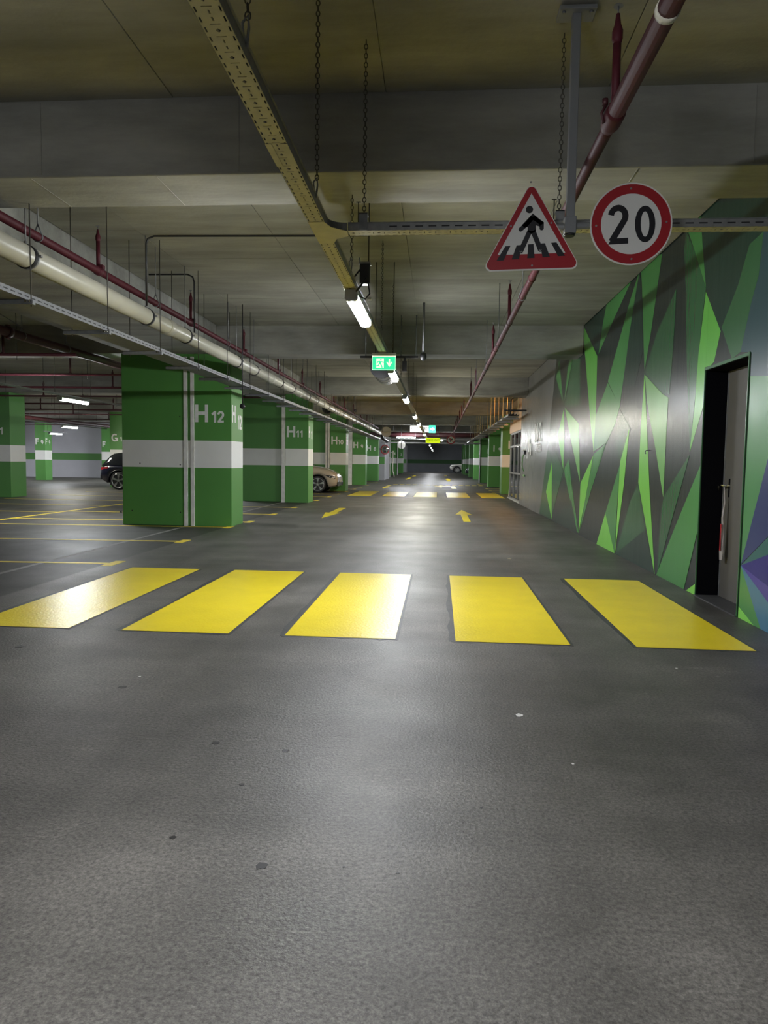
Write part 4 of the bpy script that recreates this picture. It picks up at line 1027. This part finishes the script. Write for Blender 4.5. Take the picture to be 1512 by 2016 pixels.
# the pole that carries both signs
t = thing('sign_pole', 'grey square sign pole hanging from the ceiling with a crossbar behind both signs', 'pole', (0.77, 4.50, CT))
q = nb(); box(q, 0.745, 4.475, 2.86, 0.795, 4.525, CT-.01); obj('pole', q, M_pole, t, bevel=.004)
q = nb(); box(q, 0.66, 4.43, CT-.035, 0.88, 4.57, CT-.012); obj('ceiling_plate', q, M_pole, t, bevel=.004)
q = nb(); box(q, 0.735, 4.465, 2.80, 0.805, 4.535, 2.90); obj('socket', q, M_pole, t, bevel=.005)
q = nb(); tube(q, [(0.45, 4.50, 2.83), (1.20, 4.50, 2.87)], .02, 10); obj('crossbar', q, M_pole, t)
q = nb(); lathe(q, [(0, .035), (.012, .03)], (0.77, 4.50, 2.80), (0, 0, -1), 12); obj('end_cap', q, M_dark, t)
for dx in (-.08, .08):
    q = nb(); lathe(q, [(0, .012), (.012, .010)], (0.77+dx, 4.46, CT-.036), (0, 0, -1), 6); obj('bolt', q, M_galvd, t)
# pedestrian crossing triangle
TR = math.radians(1.4)
t = thing('road_sign', 'red and white triangular pedestrian crossing sign hanging before the branch tray', 'sign', (0.53, SY, 2.84))
f3 = face3(0.535, SY, 2.846, TR)
tri = rounded_tri(.602, .535, .034)
q = nb(); prism(q, tri, lambda a, b, h: f3(a, b, -h), .004); obj('panel', q, M_signwhite, t)
q = nb(); tr2 = rounded_tri(.582, .517, .030); prism(q, tr2, f3, .0012); obj('red_border', q, M_signred, t)
q = nb(); prism(q, [(-.204, -.170), (.204, -.170), (0, .190)], f3, .0022); obj('white_field', q, M_signwhite, t)
def S(px, py): return ((px-706)/1512*180/.84*.00307*.84*1.0, (770-py)/1512*180*.00307)
# pictogram traced in sign units (crop pixels of 0.119 px): scale to metres
k_ = 180/1512*.003225
S = lambda px, py: ((px-712)*k_, (768-py)*k_)
q = nb()
disc(q, *S(680, 522), 57*k_, f3, .0034)
for pts, wd in (([(733, 640), (640, 745), (543, 825)], 68), ([(733, 640), (872, 742), (872, 818)], 66), ([(690, 850), (545, 1160)], 78), ([(735, 850), (852, 1145)], 78)):
    ribbon(q, [S(*p) for p in pts], wd*k_, f3, .0034)
    for p in (pts[0], pts[-1]): disc(q, *S(*p), wd/2*k_, f3, .00335, 14)
for p in ((872, 742),): disc(q, *S(*p), 33*k_, f3, .00335, 14)
prism(q, [S(*p) for p in ((733, 585), (905, 735), (840, 790), (780, 770), (782, 860), (715, 900), (650, 862), (655, 790), (600, 800), (560, 760))], f3, .0034)
obj('walking_figure', q, M_signblack, t)
q = nb()
for st in (((303, 1078), (385, 1074), (275, 1298), (163, 1300)), ((480, 1070), (560, 1067), (520, 1284), (403, 1286)), ((662, 1060), (747, 1058), (763, 1274), (648, 1277)), ((845, 1055), (925, 1052), (1003, 1264), (888, 1266)), ((1020, 1047), (1105, 1045), (1242, 1256), (1130, 1260))):
    prism(q, [S(*p) for p in st], f3, .0028)
obj('crossing_bar', q, M_signblack, t)
q = nb()
for p in ((545, 1160), (852, 1145)):
    a0 = -3.3
    ribbon(q, [((S(*p)[0])+.0064*math.cos(a0+3.5*i/10), S(*p)[1]+.0064*math.sin(a0+3.5*i/10)) for i in range(11)], .0016, f3, .0038)
obj('foot_outline', q, M_signwhite, t)
for p in ((702, 103), (390, 770), (1022, 742), (722, 1392)):
    q = nb(); disc(q, *S(*p), .0058, f3, .006, 10); obj('bolt', q, M_galv, t)
# round 20 limit
t = thing('road_sign', 'round red rimmed speed limit sign reading 20', 'sign', (1.13, SY, 2.85))
RT = math.radians(2.5); f3 = face3(1.128, SY, 2.848, RT)
n3 = lambda a, b, h: f3(a+.024, b, h)
q = nb(); disc(q, 0, 0, .243, lambda a, b, h: f3(a, b, -h), .004, 48); obj('panel', q, M_signwhite, t)
q = nb(); disc(q, 0, 0, .234, f3, .0012, 48); obj('red_ring', q, M_signred, t)
q = nb(); disc(q, 0, 0, .178, f3, .0022, 48); obj('white_field', q, M_signwhite, t)
q = nb()
sw = .036
two = [(-.100+.043*math.cos(x), .050+.048*math.sin(x)) for x in [PI*0.95-(PI*0.95+0.55)*i/12 for i in range(13)]]+[(-.112, -.052), (-.142, -.098)]
ribbon(q, two, sw, n3, .0034)
prism(q, [(-.161, -.115), (-.042, -.115), (-.042, -.080), (-.140, -.080)], n3, .00345)
el = [(.058+.045*math.cos(2*PI*i/28), -.005+.093*math.sin(2*PI*i/28)*1.0) for i in range(29)]
for i in range(28):
    p0, p1 = el[i], el[i+1]; c0 = Vector((.058, -.005))
    def sc_(p, rx, rz): v = Vector(p)-c0; return (c0.x+v.x*rx, c0.y+v.y*rz)
    prism(q, [sc_(p0, 1.33, 1.16), sc_(p1, 1.33, 1.16), sc_(p1, .56, .80), sc_(p0, .56, .80)], n3, .0034)
obj('number', q, M_signblack, t)
for p in ((0, .207), (-.207, 0), (.207, 0), (0, -.207)):
    q = nb(); disc(q, *p, .0058, f3, .006, 10); obj('bolt', q, M_galv, t)
# illuminated exit sign
M_exg = mat('exit_green_lit', (0.03, 0.62, 0.30), emit=1.1); M_exw = mat('exit_white_lit', (0.85, 0.95, 0.72), emit=0.95)
t = thing('exit_sign', 'lit green emergency exit sign with running figure and downward arrow', 'exit sign', (-.778, 9.8, 2.75))
f3 = face3(-.778, 9.79, 2.752)
q = nb(); box(q, -.938, 9.79, 2.654, -.618, 9.83, 2.845); obj('light_panel', q, M_exg, t)
q = nb(); box(q, -.942, 9.785, 2.845, -.614, 9.875, 2.885); obj('housing', q, M_silver, t, bevel=.004)
q = nb()
for b in ((-.16, -.098, .16, -.093), (-.16, .084, .16, .093), (-.16, -.098, -.156, .093), (.156, -.098, .16, .093)): prism(q, [(b[0], b[1]), (b[2], b[1]), (b[2], b[3]), (b[0], b[3])], f3, .002)
obj('lit_rim', q, M_exw, t)
q = nb(); prism(q, [(-.104, -.072), (0, -.072), (0, .058), (-.104, .058)], f3, .002); prism(q, [(-.115, -.045), (-.104, -.03), (-.104, -.055)], f3, .002); obj('doorway', q, M_exw, t)
q = nb()
disc(q, -.040, .040, .0105, f3, .004, 14)
for pts, wd in (([(-.048, .020), (-.055, -.015)], .030), ([(-.043, .018), (-.015, .008), (.004, .004)], .012), ([(-.052, .020), (-.082, .016), (-.088, -.006)], .011), ([(-.052, -.012), (-.030, -.038), (-.022, -.070)], .014), ([(-.058, -.012), (-.075, -.040), (-.112, -.045)], .014)):
    ribbon(q, pts, wd, f3, .004)
obj('running_figure', q, M_exg, t)
q = nb(); prism(q, [(.066, .05), (.086, .05), (.086, -.01), (.108, .015), (.118, .008), (.076, -.058), (.034, .008), (.044, .015), (.066, -.01)], f3, .002); obj('down_arrow', q, M_exw, t)
q = nb(); threaded_rod(q, -.90, 9.83, 2.88, CT, .006); threaded_rod(q, -.655, 9.83, 2.88, CT, .006); obj('hanger_rod', q, M_chain, t)
# white direction sign
M_sw = mat('white_sign_lit', (1.0, 1.0, 0.97), emit=1.0); M_sg = mat('green_sign_lit', (0.05, 0.62, 0.40), emit=0.9); M_sy = mat('yellow_sign_lit', (0.62, 0.80, 0.01), emit=0.85); M_st = mat('sign_text_grey', (0.35, 0.33, 0.36), 0.6)
M_syt = mat('yellow_sign_text', (0.34, 0.38, 0.0), 0.6)
t = thing('direction_sign', 'white lit hanging sign reading KUZEY with a green arrow panel at its right end', 'sign', (-.88, 38, 3.15))
q = nb(); box(q, -1.56, 38.0, 2.99, -.57, 38.08, 3.33); obj('white_panel', q, M_sw, t, bevel=.01)
q = nb(); box(q, -.56, 37.99, 2.96, -.20, 38.08, 3.36); obj('green_panel', q, M_sg, t, bevel=.01)
q = nb(); text_geo(q, 'KUZEY', .16, FRONT(-1.50, 38.0, 3.10), .004, .02, widthscale=0.82); obj('lettering', q, M_st, t)
q = nb(); text_geo(q, 'GİRİŞ', .15, FRONT(-1.02, 38.0, 3.10), .004, .02, widthscale=0.80); obj('lettering', q, M_st, t)
f3 = face3(-.38, 37.99, 3.16)
q = nb(); prism(q, [(-.12, .035), (.02, .035), (.02, .09), (.14, 0), (.02, -.09), (.02, -.035), (-.12, -.035)], f3, .004); obj('arrow', q, M_sw, t)
q = nb(); threaded_rod(q, -1.4, 38.04, 3.3, CT, .01); threaded_rod(q, -.4, 38.04, 3.3, CT, .01); obj('hanger_rod', q, M_chain, t)
t = thing('direction_sign', 'yellow lit hanging sign reading CIKIS EXIT with a white arrow beside it', 'sign', (-.4, 44, 2.74))
q = nb(); box(q, -.83, 43.98, 2.585, .06, 44.05, 2.89); obj('yellow_panel', q, M_sy, t, bevel=.04)
q = nb(); text_geo(q, 'ÇIKIŞ', .13, FRONT(-.76, 43.98, 2.69), .004, .01, widthscale=0.85); obj('lettering', q, M_syt, t)
q = nb(); text_geo(q, 'EXIT', .13, FRONT(-.28, 43.98, 2.69), .004, .01, widthscale=0.85); obj('lettering', q, M_syt, t)
f3 = face3(.16, 44.0, 2.74)
q = nb(); prism(q, [(-.08, .05), (0, .05), (0, .09), (.11, 0), (0, -.09), (0, -.05), (-.08, -.05)], f3, .03); obj('arrow', q, M_sw, t)
q = nb(); threaded_rod(q, -.7, 44.04, 2.88, CT, .01); threaded_rod(q, -.05, 44.04, 2.88, CT, .01); obj('hanger_rod', q, M_chain, t)
# no left turn
t = thing('road_sign', 'small round no left turn sign with red rim right of the yellow exit sign', 'sign', (.73, 44, 2.78))
f3 = face3(.73, 44.0, 2.785)
q = nb(); disc(q, 0, 0, .275, lambda a, b, h: f3(a, b, -h), .01, 32); obj('panel', q, M_signred, t)
q = nb(); disc(q, 0, 0, .205, f3, .004, 32); obj('white_field', q, M_signwhite, t)
q = nb(); ribbon(q, [(-.04, -.13), (-.04, .04), (.11, .05)], .06, f3, .008); prism(q, [(-.13, .045), (-.02, .12), (-.02, -.03)], f3, .008); obj('arrow', q, M_signblack, t)
q = nb(); ribbon(q, [(-.15, .16), (.15, -.15)], .045, f3, .012); obj('red_bar', q, M_signred, t)
q = nb(); threaded_rod(q, .73, 44.03, 2.8, CT, .012); obj('hanger_rod', q, M_chain, t)
# two signs seen from behind
for (x, y, z, r, lab) in ((-2.46, 33.0, 2.775, .235, 'grey back of a round sign at the end of the drain pipe'), (-2.43, 46.0, 2.485, .255, 'pale back of a round sign with a dark post, below the crosswise lamp')):
    t = thing('road_sign', lab, 'sign', (x, y, z)); f3 = face3(x, y, z)
    q = nb(); disc(q, 0, 0, r, f3, .006, 32); obj('panel', q, M_signback if y < 40 else M_signwhite, t)
    q = nb()
    if y < 40: box(q, x-.22, y-.03, z-.008, x+.22, y-.006, z+.008); threaded_rod(q, x-.18, y-.02, z, CT, .012)
    else: box(q, x-.018, y-.035, z-.25, x+.018, y-.006, CT)
    obj('bracket', q, M_pole if y < 40 else M_dark, t)
# convex mirror
t = thing('convex_mirror', 'round convex traffic mirror with red rim beside column H8', 'mirror', (-3.95, 51.6, 2.26))
ax = Vector((.75, -1, 0)).normalized()
q = nb(); lathe(q, [(0, .0), (0.0, .355), (.05, .36), (.06, .33)], (-3.95, 51.6, 2.26), ax, 28); obj('red_rim', q, M_signred, t)
q = nb(); lathe(q, [(.05, .325), (.08, .26), (.10, .15), (.108, .01)], (-3.95, 51.6, 2.26), ax, 28); obj('mirror_face', q, M_mirror, t)
q = nb(); tube(q, [(-3.97, 51.63, 2.26), (-4.32, 51.0, 2.3)], .025, 8); obj('bracket', q, M_dark, t)
# leaning white post by the lobby
t = thing('barrier_post', 'short white post with dark bands leaning by the lobby glass', 'post', (3.04, 30.0, 0))
q = nb(); tube(q, [(3.00, 30.0, 0.0), (3.06, 30.0, .82)], .055, 12); obj('post', q, M_white, t)
for z in (.45, .60, .72):
    q = nb(); tube(q, [(3.00+.073*z, 30.0, z), (3.00+.073*(z+.04), 30.0, z+.04)], .058, 12); obj('band', q, mat('faded_red_band', (.30, .20, .18), .6), t)

# ================================================================ CARS
def interp(tab, x):
    if x <= tab[0][0]: return tab[0][1]
    for (a, b), (c, d) in zip(tab, tab[1:]):
        if x <= c: return b+(d-b)*(x-a)/(c-a)
    return tab[-1][1]
def car(name, label, paint, loc, rot, spec):
    L_, W_ = spec['L'], spec['W']; wr = spec['wr']; xf, xr_ = spec['xf'], spec['xr']; Ra = wr+.045
    t = thing(name, label, 'car', loc)
    xs_ = sorted(set([round(-L_/2+L_*k/44, 4) for k in range(45)]+[round(c+Ra*math.cos(PI*k/12)*.999, 4) for c in (xf, xr_) for k in range(13)]))
    body = nb(); rings = []
    for x in xs_:
        u = abs(x)/(L_/2)
        end = max(0.0, (u-.80)/.20)
        hw = W_/2*(1-.16*end**2.2)
        zt = interp(spec['top'], x); zb = interp(spec['bot'], x)
        for c in (xf, xr_):
            if abs(x-c) < Ra: zb = max(zb, wr+math.sqrt(max(0, Ra*Ra-(x-c)**2)))
        zt = max(zt, zb+.06); h = zt-zb
        half = [(0, zb), (hw*.86, zb), (hw*.985, zb+min(.06, h*.2)), (hw, zb+h*.55), (hw*.985, zb+h*.78), (hw*.95, zt-min(.05, h*.2)), (hw*.86, zt-.004), (hw*.45, zt+.018), (0, zt+.028)]
        pts = [(y, z) for y, z in half]+[(-y, z) for y, z in half[-2:0:-1]]
        rings.append([body.verts.new((x, y, z)) for y, z in pts])
    n = len(rings[0])
    for i in range(len(rings)-1):
        for k in range(n):
            f = body.faces.new((rings[i][k], rings[i][(k+1) % n], rings[i+1][(k+1) % n], rings[i+1][k])); f.smooth = True
    body.faces.new(rings[0]); body.faces.new(rings[-1])
    obj('body', body, paint, t, local=True)
    # cabin of dark glass with a painted roof and pillars
    cab = nb(); rings = []; xs2 = [spec['cab'][0][0]+(spec['cab'][-1][0]-spec['cab'][0][0])*k/22 for k in range(23)]
    for x in xs2:
        zr = interp(spec['cab'], x); zb = interp(spec['top'], x)-.01; h = max(.012, zr-zb); k2 = min(1, h/.45)
        w0 = W_/2*.90; w1 = W_/2*(.90-.20*k2)
        half = [(w0, zb), (w0-.3*(w0-w1), zb+h*.4), (w1, zb+h*.9), (w1*.9, zb+h*.985), (0, zb+h*1.02)]
        pts = half+[(-y, z) for y, z in half[-2::-1]]
        rings.append([cab.verts.new((x, y, z)) for y, z in pts])
    for i in range(len(rings)-1):
        for k in range(len(rings[0])-1):
            f = cab.faces.new((rings[i][k], rings[i][k+1], rings[i+1][k+1], rings[i+1][k])); f.smooth = True
            if k in (3, 4) and interp(spec['cab'], xs2[i]) > spec['H']-.09: f.material_index = 1
            if k in (0, 1, 2, 5, 6, 7) and (i in (9, 10) or i in (16, 17)): f.material_index = 1
    cab.faces.new(rings[0]); cab.faces.new(rings[-1]); obj('cabin', cab, [M_carglass, paint], t, local=True)
    q = nb(); box(q, min(xf, xr_)-.55, -W_*.30, .20, max(xf, xr_)+.5, W_*.30, .62); obj('underbody', q, M_dark, t, local=True)
    for c in (xf, xr_):
        for s in (-1, 1):
            y0 = s*(W_/2-.235)
            q = nb(); lathe(q, [(0, wr*.62), (.0, wr*.93), (.03, wr), (.19, wr), (.225, wr*.93), (.225, wr*.775), (.20, wr*.75)], (c, y0, wr), (0, s, 0), 28); wh = obj('wheel', q, M_rubber, t, local=True)
            q = nb()
            lathe(q, [(.19, wr*.77), (.224, wr*.77), (.224, wr*.72), (.19, wr*.70)], (c, y0, wr), (0, s, 0), 28)
            for k in range(spec['spokes']):
                a0 = 2*PI*k/spec['spokes']+.3
                for off in ((-.11, .11) if spec['spokes'] == 5 else (0,)):
                    ca, sa = math.cos(a0+off), math.sin(a0+off); ca0, sa0 = math.cos(a0), math.sin(a0); tx_, tz_ = -sa, ca; ww = wr*.05 if spec['spokes'] == 5 else wr*.09
                    p = [(ca0*.06*1+tx_*ww, sa0*.06+tz_*ww), (ca*wr*.74+tx_*ww, sa*wr*.74+tz_*ww), (ca*wr*.74-tx_*ww, sa*wr*.74-tz_*ww), (ca0*.06-tx_*ww, sa0*.06-tz_*ww)]
                    prism(q, p, lambda a, b, h: (c+a, y0+s*(.20+h), wr+b), .016)
            lathe(q, [(.19, .06), (.22, .055)], (c, y0, wr), (0, s, 0), 14)
            o = obj('rim', q, M_alloy, None); o.parent = wh
            q = nb(); lathe(q, [(.10, wr*.64), (.13, wr*.64)], (c, y0, wr), (0, s, 0), 20); o = obj('brake_disc', q, M_dark, None); o.parent = wh
            # arch lip
            q = nb(); pts = [(c+(Ra+.012)*math.cos(PI*k/16), s*(W_/2-.012), wr+(Ra+.012)*math.sin(PI*k/16)) for k in range(17)]; tube(q, pts, .022, 6); obj('arch_lip', q, spec.get('lip', M_dark), t, local=True)
    zf = interp(spec['bot'], L_/2); xe = L_/2
    for s in (-1, 1):
        hw = W_/2
        q = nb(); zt = interp(spec['top'], xe-.12)
        prism(q, [(xe-.62, zt-.05), (xe-.30, zt-.10), (xe-.10, zt-.13), (xe-.10, zt-.22), (xe-.32, zt-.21)], lambda a, b, h: (a, s*(hw*(1-.16*max(0, (abs(a)/(L_/2)-.8)/.2)**2.2)+.004-h), b), .05); hl = obj('headlight', q, M_dark, t, local=True)
        q = nb(); prism(q, [(xe-.36, zt-.13), (xe-.11, zt-.16), (xe-.11, zt-.19), (xe-.36, zt-.17)], lambda a, b, h: (a, s*(hw*(1-.16*max(0, (abs(a)/(L_/2)-.8)/.2)**2.2)+.008-h), b), .02); o = obj('light_strip', q, M_signwhite, None); o.parent = hl
        q = nb(); prism(q, [(-xe+.05, .86), (-xe+.42, .93), (-xe+.40, .99), (-xe+.04, .97)], lambda a, b, h: (a, s*(hw*(1-.16*max(0, (abs(a)/(L_/2)-.8)/.2)**2.2)+.006-h), b), .05); obj('tail_light', q, M_signred, t, local=True)
        q = nb(); box(q, spec['mir']-.1, s*(hw-.05) if s > 0 else s*(hw+.17), interp(spec['top'], spec['mir'])+.02, spec['mir']+.06, s*(hw+.17) if s > 0 else s*(hw-.05), interp(spec['top'], spec['mir'])+.16); obj('side_mirror', q, paint, t, bevel=.03, local=True)
    # bumpers
    q = nb(); box(q, xe-.30, -W_*.43, zf+.0, xe+.012, W_*.43, zf+.20); obj('front_bumper', q, M_dark, t, bevel=.03, local=True)
    q = nb(); box(q, -xe-.012, -W_*.43, interp(spec['bot'], -xe), -xe+.30, W_*.43, interp(spec['bot'], -xe)+.22); obj('rear_bumper', q, M_dark, t, bevel=.03, local=True)
    q = nb(); box(q, xe+.012, -.26, zf+.16, xe+.026, .26, zf+.27); obj('licence_plate', q, M_signwhite, t, bevel=.004, local=True)
    # sill strip and grille line
    q = nb()
    for s in (-1, 1): box(q, xr_+Ra+.05, min(s*(W_/2-.03), s*(W_/2+.008)), .22, xf-Ra-.05, max(s*(W_/2-.03), s*(W_/2+.008)), .36)
    obj('sill', q, M_dark, t, local=True)
    t.rotation_euler = (0, 0, rot)
    return t
M_carglass = mat('car_glass', (0.012, 0.014, 0.016), 0.06); M_alloy = mat('alloy', (0.55, 0.55, 0.56), 0.3, metal=.8)
def car_paint(n, c): return mat(n, c, 0.25, coat=1.0)
SUV = dict(L=4.65, W=1.88, H=1.66, wr=.40, xf=1.40, xr=-1.46, spokes=5, mir=.62,
   top=[(-2.325, .88), (-2.25, 1.04), (-1.9, 1.08), (-.5, 1.06), (.75, 1.05), (1.25, 1.06), (1.8, .97), (2.15, .85), (2.325, .66)],
   bot=[(-2.325, .44), (-2.0, .28), (2.0, .26), (2.325, .35)],
   cab=[(-2.24, 1.06), (-2.02, 1.40), (-1.86, 1.57), (-1.5, 1.63), (-.3, 1.68), (.2, 1.64), (.62, 1.44), (1.15, 1.08)])
car('car', 'dark blue car with five spoke wheels, its rear showing left of column H12', car_paint('dark_blue_car_paint', (0.008, 0.009, 0.022)), (-12.50, 30.85, 0), 0.0, SUV)
CROSS = dict(SUV, L=4.3, xf=1.28, xr=-1.30, W=1.84, wr=.365, top=[(-2.15, .85), (-2.05, .97), (-1.7, 1.02), (.7, 1.10), (1.0, 1.12), (1.28, 1.10), (1.6, 1.04), (1.88, .94), (2.06, .83), (2.15, .68)], bot=[(-2.15, .40), (-1.9, .24), (1.75, .24), (2.15, .30)],
   cab=[(-2.0, 1.0), (-1.6, 1.42), (-1.2, 1.55), (-.3, 1.58), (.2, 1.55), (.6, 1.34), (1.05, 1.03)])
car('car', 'beige electric car with its nose sticking out between columns H11 and H10', car_paint('beige_car_paint', (0.44, 0.36, 0.27)), (-6.50, 31.25, 0), 0.0, CROSS)
OFF = dict(SUV, L=4.7, xf=1.42, xr=-1.45, wr=.42, W=1.9, H=1.9, spokes=8, top=[(-2.35, .95), (-2.3, 1.15), (.7, 1.18), (1.0, 1.18), (2.05, 1.08), (2.28, 1.0), (2.35, .80)], bot=[(-2.35, .55), (-2.0, .40), (2.0, .42), (2.35, .52)],
   cab=[(-2.32, 1.15), (-2.25, 1.8), (-2.0, 1.9), (.2, 1.9), (.5, 1.75), (.85, 1.18)])
car('car', 'white off-road car peeking out before the dark end wall', car_paint('white_car_paint', (0.72, 0.71, 0.66)), (3.80, 92.8, 0), PI, OFF)
car('car', 'black car with pale alloy wheels between the right hand columns', car_paint('black_car_paint', (0.01, 0.012, 0.02)), (5.1, 72.8, 0), PI, SUV)

# ================================================================ LOOSE PIECES BECOME OBJECTS OF THEIR OWN
def split_loose(o):
    q = bmesh.new(); q.from_mesh(o.data); q.verts.ensure_lookup_table(); seen = set(); isl = []
    for v in q.verts:
        if v.index in seen: continue
        stack = [v]; seen.add(v.index); grp = []
        while stack:
            a = stack.pop(); grp.append(a.index)
            for e in a.link_edges:
                b = e.other_vert(a)
                if b.index not in seen: seen.add(b.index); stack.append(b)
        isl.append(grp)
    if any(len(g) != 8 for g in isl):          # plates and caps stay with the first rod
        main = [g for g in isl if len(g) != 8]; main[0] = main[0]+[i for g in isl if len(g) == 8 for i in g]; isl = main
    if len(isl) > 1:
        for grp in isl:
            keep = set(grp); c = q.copy(); c.verts.ensure_lookup_table()
            bmesh.ops.delete(c, geom=[v for v in c.verts if v.index not in keep], context='VERTS')
            me = bpy.data.meshes.new(o.name); c.to_mesh(me); c.free()
            for m in o.data.materials: me.materials.append(m)
            if grp is isl[0]: first = me; continue
            n = bpy.data.objects.new(o.name.split('.')[0], me); C.objects.link(n); n.parent = o.parent; n.location = o.location
            if 'kind' in o: n['kind'] = o['kind']
        o.data = first
    q.free()
for o in list(C.objects):
    if o.type == 'MESH' and o.name.split('.')[0] in ('threaded_rod', 'hanger_rod', 'bolt', 'crossing_bar', 'splice_plate', 'casting_fin', 'cable', 'loose_cable', 'foot_outline', 'sill', 'mounting_clip') and o.data.users == 1:
        split_loose(o)
